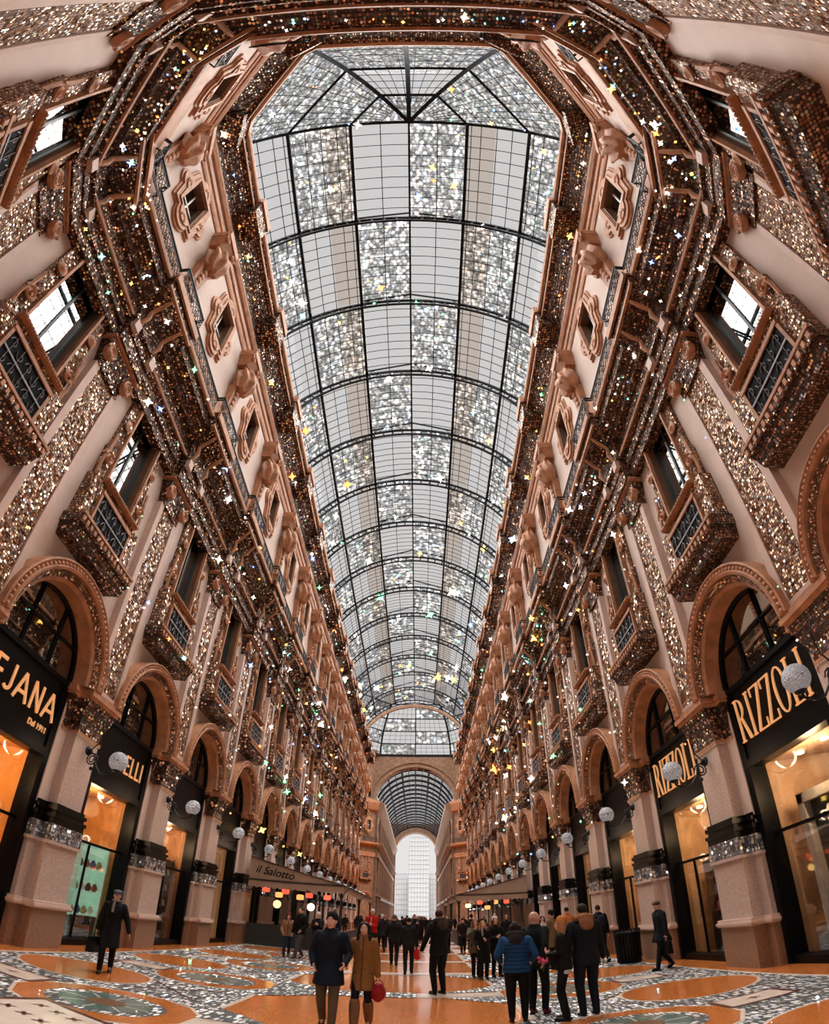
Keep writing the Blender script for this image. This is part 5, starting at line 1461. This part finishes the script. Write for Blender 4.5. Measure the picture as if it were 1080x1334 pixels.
    if hood:
        b=MB(); b.tube([S((.125*cos(a),-.02-.10*abs(sin(a)) if sin(a)<0 else -.02+.07*sin(a),1.49+dz+.06*(-sin(a)*.5+.5))) for a in [2*pi*q/18 for q in range(19)]],.052*s,8)
        b.ball(tuple(S((0,-.13,1.44+dz))),(.13*s,.07*s,.12*s),12,8)
        hm=principled('fur_%s'%len(bpy.data.materials),hood,.95,noise=.5,nscale=30,bump=1.0,bscale=90)
        remesh(b,'fur_hood',hm,t,.018*s)
    if scarf:
        b=MB(); b.tube([S((.075*cos(2*pi*q/16),.072*sin(2*pi*q/16),1.525+dz)) for q in range(17)],.030*s,8)
        b.tube([S((.03,.075,1.50+dz)),S((.035,.125,1.42+dz)),S((.03,.150,1.28+dz))],[.03*s,.035*s,.03*s],8)
        remesh(b,'scarf',cloth(scarf),t,.014*s)
    if gloves:
        pass
    # ---- hair, hats
    if hair:
        b=MB(); b.ball((0,-.016,.036),(.083,.094,.094),14,10)
        st=len(b.v)
        if hair_len>0:
            L=hair_len
            for sx in(-1,0,1):
                b.tube([(sx*.055,-.05,.05),(sx*.078,-.055,-.05),(sx*.085,-.05+.04*abs(sx),-.14-L*.4),(sx*.075,-.03+.10*abs(sx),-.14-L)],[.05,.05,.05,.03],8)
            for sx in(-1,1): b.tube([(sx*.045,.04,.10),(sx*.079,.03,.02),(sx*.088,.02,-.10),(sx*.095,.05,-.16-L*.7)],[.022,.024,.034,.03],8)
        b.xform(Mx)
        hm=principled('hair_%d'%len(bpy.data.materials),hair,.65,noise=.4,nscale=40,spec=.15)
        # trim the cap off the face
        m=remesh(b,'hair',hm,t,.010*s if hi else .014*s)
    if hat=='beanie':
        b=MB(); b.revolve([(.088,.0),(.090,.03),(.088,.06),(.070,.105),(.035,.128),(.006,.132)],(0,-.012,.03),18); b.revolve([(.080,0),(.095,.005),(.095,.035),(.080,.04)],(0,-.012,.02),18)
        b.xform(Mx@Matrix.Rotation(.12,4,'X')); b.build('knitted_hat',cloth(hatcol),t,smooth=50)
    elif hat=='pompom':
        b=MB(); b.revolve([(.088,.0),(.092,.03),(.090,.06),(.075,.11),(.035,.14),(.006,.145)],(0,-.012,.03),18); b.revolve([(.080,0),(.097,.005),(.097,.035),(.080,.04)],(0,-.012,.02),18); b.ball((0,-.012,.20),.04,10,8)
        b.xform(Mx@Matrix.Rotation(.12,4,'X')); b.build('bobble_hat',cloth(hatcol),t,smooth=50)
    elif hat=='flatcap':
        b=MB(); b.ball((0,.005,.085),(.098,.115,.045),16,8); b.ball((0,.085,.068),(.070,.055,.010),14,6); b.revolve([(.084,.035),(.088,.07),(.06,.075)],(0,-.008,.0),18)
        b.xform(Mx); b.build('flat_cap',cloth(hatcol),t,smooth=50)
    elif hat=='cap':
        b=MB(); b.revolve([(.086,.03),(.090,.06),(.080,.10),(.045,.128),(.006,.134)],(0,-.01,.0),18); b.ball((0,.10,.045),(.062,.062,.008),14,6)
        b.xform(Mx); b.build('peaked_cap',cloth(hatcol),t,smooth=50)
    if glasses:
        b=MB()
        for sx in(-1,1):
            b.tube([(sx*.032+.022*cos(2*pi*q/12),.096,.02+.018*sin(2*pi*q/12)) for q in range(13)],.0035,5); b.bar((sx*.054,.094,.024),(sx*.078,.0,.02),.004,.004)
        b.bar((-.01,.098,.024),(.01,.098,.024),.004,.004); b.xform(Mx); b.build('glasses',IRIS,t)
    if backpack:
        b=MB(); b.ball(tuple(S((0,-.20,1.22+dz))),(.155*s,.10*s,.22*s),14,10); b.ball(tuple(S((0,-.27,1.13+dz))),(.11*s,.05*s,.11*s),12,8)
        bp=remesh(b,'backpack',cloth(backpack),t,.016*s)
        b=MB()
        for k in(-1,1): b.tube([S((k*.10,-.16,1.40+dz)),S((k*.11,-.02,1.475+dz)),S((k*.12,.115,1.38+dz)),S((k*.13,.13,1.2+dz)),S((k*.15,-.06,1.06+dz))],.018*s,6)
        b.build('shoulder_strap',cloth(backpack),bp,smooth=60)
    t['_h']=0
    del t['_h']
    if name=='person': t['hands']=[list((Matrix.Translation(Vector(loc))@Matrix.Rotation(face,4,'Z'))@(S(wr[k])+hd[k]*.09*s)) for k in(-1,1)] if False else 0; del t['hands']
    return t,{k:(Matrix.Translation(Vector(loc))@Matrix.Rotation(face,4,'Z'))@(S(wr[k])+Vector(hd[k])*.075*s) for k in(-1,1)}
TOWARD=pi; AWAY=0.0
DK=(.012,.013,.018)
# the couple in front; person-local right hand is +x, so facing the camera it appears on the picture's left
P_,H1=person('man in navy parka and black beanie walking arm in arm with the woman in brown',(-.62,8.95,0),TOWARD+.04,1.70,coat=(.010,.017,.036),coat_len=.70,trousers=(.085,.055,.03),shoes=(.05,.03,.02),legs='walk',arms=((-.235,.20,1.02),'pocket'),hat='beanie',hatcol=(.008,.008,.010),width=1.10,head_yaw=-.25,mouth=True,zip_=(.02,.02,.03))
b=MB(); b.bar((.088*1.1,-.0,0),(.12*1.1,0,0),.004,.022); 
P_,H2=person('woman with long dark hair in a brown coat and leather leggings holding a red bag',(-.155,9.15,0),TOWARD-.03,1.60,coat=(.19,.085,.022),coat_len=.66,trousers=(.012,.008,.014),boots=(.16,.075,.035),legs='walk2',arms=('down',(.25,.22,1.06)),hair=(.012,.008,.008),hair_len=.22,width=.93,scarf=(.20,.09,.05),zip_=(.09,.04,.012))
def bag(name,label,loc,kind,col,sc=1):
    t=thing(name,label,'bag',loc)
    b=MB()
    if kind=='soft':
        b.ball((0,0,-.17*sc),(.11*sc,.07*sc,.14*sc),14,10); b.build('body',cloth(col,.45),t,smooth=180)
        b=MB(); b.tube([(.07*sc*cos(pi*q/8),0,-.06*sc+.07*sc*sin(pi*q/8)) for q in range(9)],.011*sc,6); b.build('handle',cloth(col,.4),t,smooth=180)
    else:
        b.prism([(-.06,-.20),(.06,-.20),(.06,.20),(-.06,.20)],-.38,-.08,top=[(-.045,-.19),(.045,-.19),(.045,.19),(-.045,.19)]); b.build('body',cloth(col,.4),t)
        b=MB(); b.tube([(0,.08*cos(pi*q/8),-.09+.09*sin(pi*q/8)) for q in range(9)],.011,6); b.build('handle',cloth(col,.4),t,smooth=180)
        b=MB(); b.box(-.065,.065,-.19,.19,-.20,-.19); b.build('flap_edge',IRIS,t)
    return t
bag('handbag','small round red handbag carried by the woman in the brown coat',H2[-1],'soft',(.22,.004,.006))
P_,H=person('elderly man in cap and glasses with long dark overcoat, walking past the left shops',(-5.17,11.12,0),TOWARD+.42,1.63,coat=(.010,.010,.012),coat_len=.56,trousers=(.010,.010,.013),legs='walk2',arms=('out','down'),hat='flatcap',hatcol=(.10,.11,.13),hair=(.25,.24,.23),glasses=True,scarf=(.22,.22,.23),width=1.05)
bag('briefcase','black briefcase carried by the elderly man beside the left pilasters',H[1],'case',(.010,.010,.012))
P_,H=person('tall man in a black coat seen from behind in the middle of the floor',(1.10,13.45,0),AWAY+.55,1.83,coat=(.010,.010,.014),coat_len=.83,trousers=(.009,.009,.012),legs='stand',arms=('out','chest'),hair=(.05,.02,.015),hood=(.045,.03,.022),width=1.12,head_yaw=-.2)
P_,H=person('woman in a bright blue quilted jacket with dark fur hood, back to the camera',(2.17,9.75,0),AWAY-.15,1.56,coat=(.008,.050,.135),coat_len=.86,trousers=(.008,.008,.010),legs='stand',arms=('hip','hip'),hair=(.02,.012,.01),hair_len=.05,hood=(.015,.012,.014),width=1.28,quilt=.07)
P_,H=person('balding man in dark jacket looking to the right beside the blue jacket',(2.60,10.35,0),AWAY-.55,1.71,coat=(.010,.016,.020),coat_len=.78,trousers=(.010,.014,.016),shoes=(.18,.012,.010),legs='stand',arms=('chest',(.20,-.20,.93)),hair=None,width=1.1,head_yaw=-.8)
t=thing('flower_bouquet','small bunch of pink flowers held beside the blue jacket','flowers',tuple(H[1]+Vector((0,0,.05))))
b=MB(); random.seed(5)
for k in range(12): b.ball((random.uniform(-.07,.07),random.uniform(-.05,.05),random.uniform(-.02,.06)),.028,6,5)
b.build('blossoms',principled('pink_petals',(.75,.08,.20),.6),t)
b=MB()
for k in range(5): b.tube([(0,0,-.18),(random.uniform(-.05,.05),0,0)],.006,4)
b.build('stems',principled('green_stem',(.03,.08,.03),.6),t)
P_,H=person('young woman in orange knitted hat and black leather jacket with long fair hair',(2.86,9.50,0),AWAY+1.15,1.58,coat=(.011,.011,.012),coat_len=.86,trousers=(.008,.008,.010),legs='stand',arms=('chest','chest'),hair=(.34,.17,.075),hair_len=.26,hat='beanie',hatcol=(.46,.16,.045),shirt=(.55,.52,.52),width=.92,head_yaw=.15)
P_,H=person('tall man in dark parka with ginger fur hood, back turned, white soled shoes',(3.24,9.58,0),AWAY+.12,1.77,coat=(.010,.014,.022),coat_len=.80,trousers=(.012,.018,.032),shoes=(.012,.012,.014),sole=(.7,.7,.68),legs='stand',arms=('hip','down'),hair=(.02,.012,.01),hood=(.34,.15,.06),width=1.15)
P_,H=person('old man in brown flat cap and dark coat walking left by the right pilasters',(6.60,14.7,0),AWAY+1.75,1.70,coat=(.010,.018,.024),coat_len=.72,trousers=(.010,.012,.016),legs='walk',arms=('down','back'),hat='flatcap',hatcol=(.07,.045,.03),hair=(.3,.28,.26),width=1.15,head_tilt=-.15)
bag('briefcase','black briefcase carried by the old man in the brown cap on the right',H[-1],'case',(.010,.010,.012))
P_,H=person('walker with dark backpack seen from behind near the litter bin',(6.30,18.9,0),AWAY+.1,1.82,coat=(.010,.010,.022),coat_len=.88,trousers=(.010,.010,.012),shoes=(.5,.48,.46),legs='walk',arms=('down','down'),hair=(.015,.01,.01),backpack=(.016,.018,.045),width=1.1)
P_,H=person('woman in beige jacket and burgundy beanie by the left cafe',(-4.05,22.2,0),TOWARD+.2,1.60,coat=(.30,.17,.10),coat_len=.86,trousers=(.015,.03,.06),shoes=(.02,.015,.012),legs='walk2',arms=('pocket','pocket'),hair=(.05,.015,.012),hair_len=.15,hat='beanie',hatcol=(.14,.015,.02),zip_=(.05,.01,.01),quilt=.09)
P_,H=person('man in black jacket and grey jeans striding beside the beige jacket',(-3.5,21.7,0),TOWARD-.6,1.88,coat=(.009,.011,.012),coat_len=.84,trousers=(.06,.065,.08),shoes=(.02,.02,.02),sole=(.7,.7,.7),legs='walk',arms=('pocket','down'),hair=(.02,.012,.01),width=1.08)
P_,H=person('man in grey padded jacket walking away on the left of the middle aisle',(-.17,21.6,0),AWAY,1.78,coat=(.022,.026,.032),coat_len=.84,trousers=(.012,.018,.028),legs='walk',arms=('pocket','pocket'),hair=(.12,.10,.09),width=1.12,quilt=.08)
P_,H=person('man in dark grey jacket walking away with a red bag at his side',(.38,18.2,0),AWAY,1.68,coat=(.020,.026,.028),coat_len=.86,trousers=(.010,.014,.018),legs='walk2',arms=('down','down'),hair=(.015,.012,.01),width=1.0)
bag('shopping_bag','bright red bag hanging beside the man walking away in the aisle',H[1],'soft',(.50,.015,.012),1.15)
P_,H=person('woman in olive jacket photographing with a phone, left of three friends',(2.22,17.1,0),TOWARD+.15,1.60,coat=(.085,.085,.045),coat_len=.74,trousers=(.012,.012,.014),legs='together',arms=('face','face'),hair=(.20,.08,.04),hair_len=.15)
P_,H=person('woman in long black coat with fair hair, middle of three friends',(2.38,16.5,0),TOWARD,1.56,coat=(.009,.010,.014),coat_len=.48,trousers=(.010,.010,.012),legs='together',arms=('chest','pocket'),hair=(.36,.20,.09),hair_len=.18,scarf=(.25,.24,.24))
P_,H=person('woman in white bobble hat and dark coat, right of three friends',(2.78,17.05,0),TOWARD+.25,1.64,coat=(.010,.010,.013),coat_len=.70,trousers=(.010,.010,.012),legs='stand',arms=('pocket','chest'),hair=(.10,.04,.02),hair_len=.1,hat='pompom',hatcol=(.62,.52,.46))
P_,H=person('woman with dark hair in a cream sweater looking at her phone',(4.75,20.2,0),TOWARD+.1,1.60,coat=(.62,.52,.47),coat_len=.80,trousers=(.02,.03,.05),legs='stand',arms=('phone','phone'),hair=(.015,.01,.01),hair_len=.2)
P_,H=person('woman in olive brown coat with tied up dark hair behind the orange hat',(4.62,18.2,0),AWAY+.9,1.74,coat=(.16,.105,.055),coat_len=.66,trousers=(.012,.012,.014),legs='stand',arms=('chest','pocket'),hair=(.012,.009,.008),hat='beanie',hatcol=(.014,.010,.010))
P_,H=person('man in orange padded jacket half hidden behind the fur hood',(5.9,21.4,0),AWAY+.3,1.84,coat=(.45,.15,.05),coat_len=.84,trousers=(.015,.015,.02),legs='stand',arms=('down','pocket'),hair=(.015,.01,.01))
P_,H=person('man in red tracksuit top and white cap in the crowd behind the woman in brown',(-1.28,26.2,0),TOWARD-.2,1.98,coat=(.42,.012,.010),coat_len=.86,trousers=(.015,.015,.02),legs='stand',arms=('chest','down'),hair=(.02,.015,.012),hat='cap',hatcol=(.62,.58,.55),width=1.05,zip_=(.6,.55,.55))
P_,H=person('person in white headband and dark coat photographing near the left cafe',(-2.98,22.3,0),TOWARD,1.70,coat=(.008,.010,.014),coat_len=.80,trousers=(.010,.012,.018),legs='stand',arms=('phone','phone'),hair=(.02,.015,.012),hat='beanie',hatcol=(.60,.57,.55))
P_,H=person('person in green hat half hidden behind the couple',(-3.1,27.5,0),TOWARD,1.84,coat=(.012,.02,.05),coat_len=.80,trousers=(.012,.012,.016),legs='stand',arms=('down','down'),hair=(.02,.01,.01),hat='beanie',hatcol=(.03,.06,.02),hi=False)
P_,H=person('white haired man in grey coat beside the red tracksuit',(-1.05,29.3,0),AWAY+.2,1.82,coat=(.03,.032,.036),coat_len=.76,trousers=(.012,.012,.016),legs='walk',arms=('down','down'),hair=(.55,.52,.48),hi=False)
# ---- the crowd further down: six builds, copied with their parts
protos=[]
specs=[dict(coat=(.010,.011,.014),coat_len=.78,legs='walk',arms=('down','down'),hair=(.02,.012,.01)),
       dict(coat=(.022,.024,.030),coat_len=.70,legs='stand',arms=('pocket','down'),hair=(.05,.025,.015),hair_len=.15),
       dict(coat=(.035,.022,.016),coat_len=.80,legs='walk2',arms=('down','pocket'),hair=(.02,.015,.012),hat='beanie',hatcol=(.02,.02,.024)),
       dict(coat=(.014,.016,.030),coat_len=.84,legs='stand',arms=('phone','phone'),hair=(.03,.018,.012)),
       dict(coat=(.018,.018,.020),coat_len=.60,legs='together',arms=('pocket','pocket'),hair=(.20,.10,.05),hair_len=.2),
       dict(coat=(.16,.012,.012),coat_len=.84,legs='walk',arms=('down','down'),hair=(.02,.015,.01)),
       dict(coat=(.16,.11,.075),coat_len=.74,legs='stand',arms=('down','pocket'),hair=(.30,.27,.24)),]
desc=['black','charcoal','dark brown','navy','long grey','red','tan']
rnd=random.Random(21)
spots=[]
tries=0
while len(spots)<72 and tries<6000:
    tries+=1
    y=26+62*rnd.random()**1.25; x=rnd.uniform(-4.6,4.6)
    if y>50: x=rnd.uniform(-6.0,6.0)
    if y<30 and abs(x-.6)<1.0: continue
    if x<-2.4 and 27<y<46: continue
    if x>2.7 and 35.5<y<55: continue
    if any((x-a)**2+((y-c)*.6)**2<.6**2 for a,c in spots): continue
    if any((x-a)**2+((y-c))**2<1 for a,c in((-1.28,26.2),(-1.05,29.3),(-3.1,27.5))): continue
    spots.append((x,y))
spots.sort(key=lambda p:(p[0]-.62)/p[1])
def ordinal(n):
    tens={20:'twenty',30:'thirty',40:'forty',50:'fifty',60:'sixty',70:'seventy'}
    if n<=20: return ORD[n-1]
    a,u=n//10*10,n%10
    return (tens[a][:-1]+'ieth') if u==0 else tens[a]+'-'+ORD[u-1]
pro={}
for i,(x,y) in enumerate(spots):
    k=rnd.choice([0,0,0,1,1,2,2,3,3,4,4,5,6]); f=rnd.choice([AWAY,AWAY,TOWARD])+rnd.uniform(-.5,.5)
    lab='person in a %s coat in the distant crowd, %s from the left'%(desc[k],ordinal(i+1)); hh=rnd.uniform(.94,1.07)
    if k not in pro:
        o,_=person(lab,(x,y,0),f,1.72,trousers=(.012,.013,.018),hi=False,group='people in the distant crowd',**specs[k]); pro[k]=o
    else: o=dup(pro[k],(x,y,0),f,lab)
    o.scale=(hh,hh,hh)

# ------------------------------------------------------------------ coloured glints painted as small glowing stars
def star(b,c,r,rot,mat):
    st=len(b.v); k=.22
    V=[];F=[]
    ax=[(1,0,0),(-1,0,0),(0,1,0),(0,-1,0),(0,0,1),(0,0,-1)]
    base=[(sx*k,sy*k,sz*k) for sx in(-1,1) for sy in(-1,1) for sz in(-1,1)]
    for p in base: V.append(p)
    for a in ax: V.append(a)
    idx={p:i for i,p in enumerate([(sx,sy,sz) for sx in(-1,1) for sy in(-1,1) for sz in(-1,1)])}
    for ai,a in enumerate(ax):
        d=[i for i in range(3) if a[i]!=0][0]; o=[i for i in range(3) if i!=d]
        q=[]
        for s1,s2 in((-1,-1),(1,-1),(1,1),(-1,1)):
            p=[0,0,0]; p[d]=a[d]; p[o[0]]=s1; p[o[1]]=s2; q.append(idx[tuple(p)])
        for j in range(4): F.append((q[j],q[(j+1)%4],8+ai))
    b.add(V,F,mat)
    b.xform(Matrix.Translation(c)@rot.to_matrix().to_4x4()@Matrix.Scale(r,4),st)
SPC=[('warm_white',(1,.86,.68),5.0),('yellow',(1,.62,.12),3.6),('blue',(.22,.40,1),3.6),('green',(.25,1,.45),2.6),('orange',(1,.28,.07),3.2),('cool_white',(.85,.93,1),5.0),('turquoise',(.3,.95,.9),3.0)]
SPM=[emissive('%s_painted_glint'%n,c,e) for n,c,e in SPC]  # glow materials that imitate glints on the stones
rs=random.Random(77)
def pickmat(): return rs.choices(range(7),weights=[30,16,10,7,9,20,6])[0]
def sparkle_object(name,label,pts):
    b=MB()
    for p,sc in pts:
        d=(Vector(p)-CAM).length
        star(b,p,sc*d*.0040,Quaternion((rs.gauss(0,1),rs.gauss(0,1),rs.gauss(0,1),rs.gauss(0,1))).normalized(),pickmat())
    o=b.build(name,SPM); tag(o,label,'lights','painted glints','stuff'); return o
def size(): 
    u=rs.random(); return .62+1.9*u**5
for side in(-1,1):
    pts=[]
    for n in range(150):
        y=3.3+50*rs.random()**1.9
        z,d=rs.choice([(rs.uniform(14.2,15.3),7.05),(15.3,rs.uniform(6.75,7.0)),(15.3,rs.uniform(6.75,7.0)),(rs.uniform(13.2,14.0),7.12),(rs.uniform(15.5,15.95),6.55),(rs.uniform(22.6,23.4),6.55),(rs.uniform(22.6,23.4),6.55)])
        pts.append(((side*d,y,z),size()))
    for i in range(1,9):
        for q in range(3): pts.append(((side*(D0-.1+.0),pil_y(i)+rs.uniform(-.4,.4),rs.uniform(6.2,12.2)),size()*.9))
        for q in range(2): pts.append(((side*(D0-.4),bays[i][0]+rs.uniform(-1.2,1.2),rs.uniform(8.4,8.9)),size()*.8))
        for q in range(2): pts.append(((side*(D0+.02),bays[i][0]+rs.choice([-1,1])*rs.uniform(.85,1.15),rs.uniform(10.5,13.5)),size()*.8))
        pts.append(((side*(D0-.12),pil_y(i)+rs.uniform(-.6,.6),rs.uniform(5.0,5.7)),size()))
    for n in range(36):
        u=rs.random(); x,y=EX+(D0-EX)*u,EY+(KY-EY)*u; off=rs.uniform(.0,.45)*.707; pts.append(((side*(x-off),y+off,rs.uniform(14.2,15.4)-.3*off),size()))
    sparkle_object('painted_glints','tiny coloured painted glints scattered over the glittering parts of the %s facade'%SIDE[side],pts)
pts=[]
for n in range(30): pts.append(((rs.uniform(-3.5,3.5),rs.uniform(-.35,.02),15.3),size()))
sparkle_object('painted_glints','tiny coloured painted glints under the end wall balcony at the top edge',pts)
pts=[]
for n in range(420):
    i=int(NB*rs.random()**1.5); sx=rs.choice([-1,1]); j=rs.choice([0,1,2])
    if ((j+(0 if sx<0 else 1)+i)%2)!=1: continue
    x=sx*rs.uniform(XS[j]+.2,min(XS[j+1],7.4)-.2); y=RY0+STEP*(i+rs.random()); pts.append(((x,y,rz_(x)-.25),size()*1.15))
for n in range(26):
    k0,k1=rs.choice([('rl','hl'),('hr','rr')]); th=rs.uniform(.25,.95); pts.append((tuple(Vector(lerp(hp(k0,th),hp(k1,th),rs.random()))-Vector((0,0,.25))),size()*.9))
sparkle_object('painted_glints','tiny coloured painted glints on the rhinestone panes of the glass roof',pts)
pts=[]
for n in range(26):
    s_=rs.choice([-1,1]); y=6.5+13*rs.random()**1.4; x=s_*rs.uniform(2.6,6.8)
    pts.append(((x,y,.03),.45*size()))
sparkle_object('painted_glints','tiny painted glints on the rhinestone bands of the floor',pts)
SKY=1.0; SUN1=2.5; EXPO=0.0; DENOISE=False
POLY=(0.042718062756227256, 9.163653168285062e-06, -7.746504551992905e-06, 7.354474332056174e-08)
SUN1=10.5; DENOISE=True; SKY=.60; EXPO=.40
# ------------------------------------------------------------------ light, sky, camera
w=bpy.data.worlds.new('overcast_sky'); SC.world=w; w.use_nodes=True
bg=w.node_tree.nodes.get('Background') or w.node_tree.nodes.new('ShaderNodeBackground')
bg.inputs[0].default_value=(1,.985,.975,1); bg.inputs[1].default_value=SKY
def sun(name,e,ang,rot,col=(1,1,1)):
    l=bpy.data.lights.new(name,'SUN'); l.energy=e; l.angle=ang; l.color=col
    o=bpy.data.objects.new(name,l); COL.objects.link(o); o.rotation_euler=rot; return o
sun('left_wall_fill',SUN1,radians(95),(radians(-25),radians(42),0),(1,.955,.92))  # wide fill lamp added to brighten the left wall
sun('right_wall_fill',SUN1,radians(95),(radians(-25),radians(-42),0),(1,.955,.92))  # its mirrored twin, added to brighten the right wall
sun('overhead_fill',SUN1*.6,radians(100),(radians(10),0,0),(1,.97,.95))  # added fill from above, stronger than the visible sky
cd=bpy.data.cameras.new('camera'); cam=bpy.data.objects.new('camera',cd); COL.objects.link(cam); SC.camera=cam
cd.type='PANO'; cd.panorama_type='FISHEYE_LENS_POLYNOMIAL'
cd.fisheye_fov=radians(200); cd.sensor_fit='HORIZONTAL'; cd.sensor_width=36.0; cd.sensor_height=36.0*1334/1080
# stereographic lens: theta = 2 atan(r / 2f) written as a polynomial in r (millimetres on the sensor)
FM=701.9/1080*36
A1=POLY
cd.fisheye_polynomial_k0=0; cd.fisheye_polynomial_k1=-A1[0]; cd.fisheye_polynomial_k2=-A1[1]; cd.fisheye_polynomial_k3=-A1[2]; cd.fisheye_polynomial_k4=-A1[3]
cam.location=CAM
pitch,roll,yaw=.7200,.014,-.0135
fw=Vector((0,cos(pitch),sin(pitch))); up=Vector((0,-sin(pitch),cos(pitch))); rt=Vector((1,0,0))
# roll of the picture, then yaw about the vertical
r2=rt*cos(roll)+up*sin(roll); u2=up*cos(roll)-rt*sin(roll)
R3=Matrix((r2,u2,-fw)).transposed()
Rz=Matrix.Rotation(-yaw,3,'Z')
cam.rotation_euler=(Rz@R3).to_euler()
cd.clip_start=.05; cd.clip_end=1000
vs=SC.view_settings; vs.view_transform='Standard'; vs.look='None'; vs.exposure=EXPO; vs.gamma=1; vs.use_curve_mapping=False
cy=SC.cycles; cy.max_bounces=8; cy.diffuse_bounces=4; cy.glossy_bounces=4; cy.transmission_bounces=6; cy.transparent_max_bounces=16
cy.caustics_reflective=False; cy.caustics_refractive=False; cy.sample_clamp_indirect=6; cy.use_denoising=DENOISE
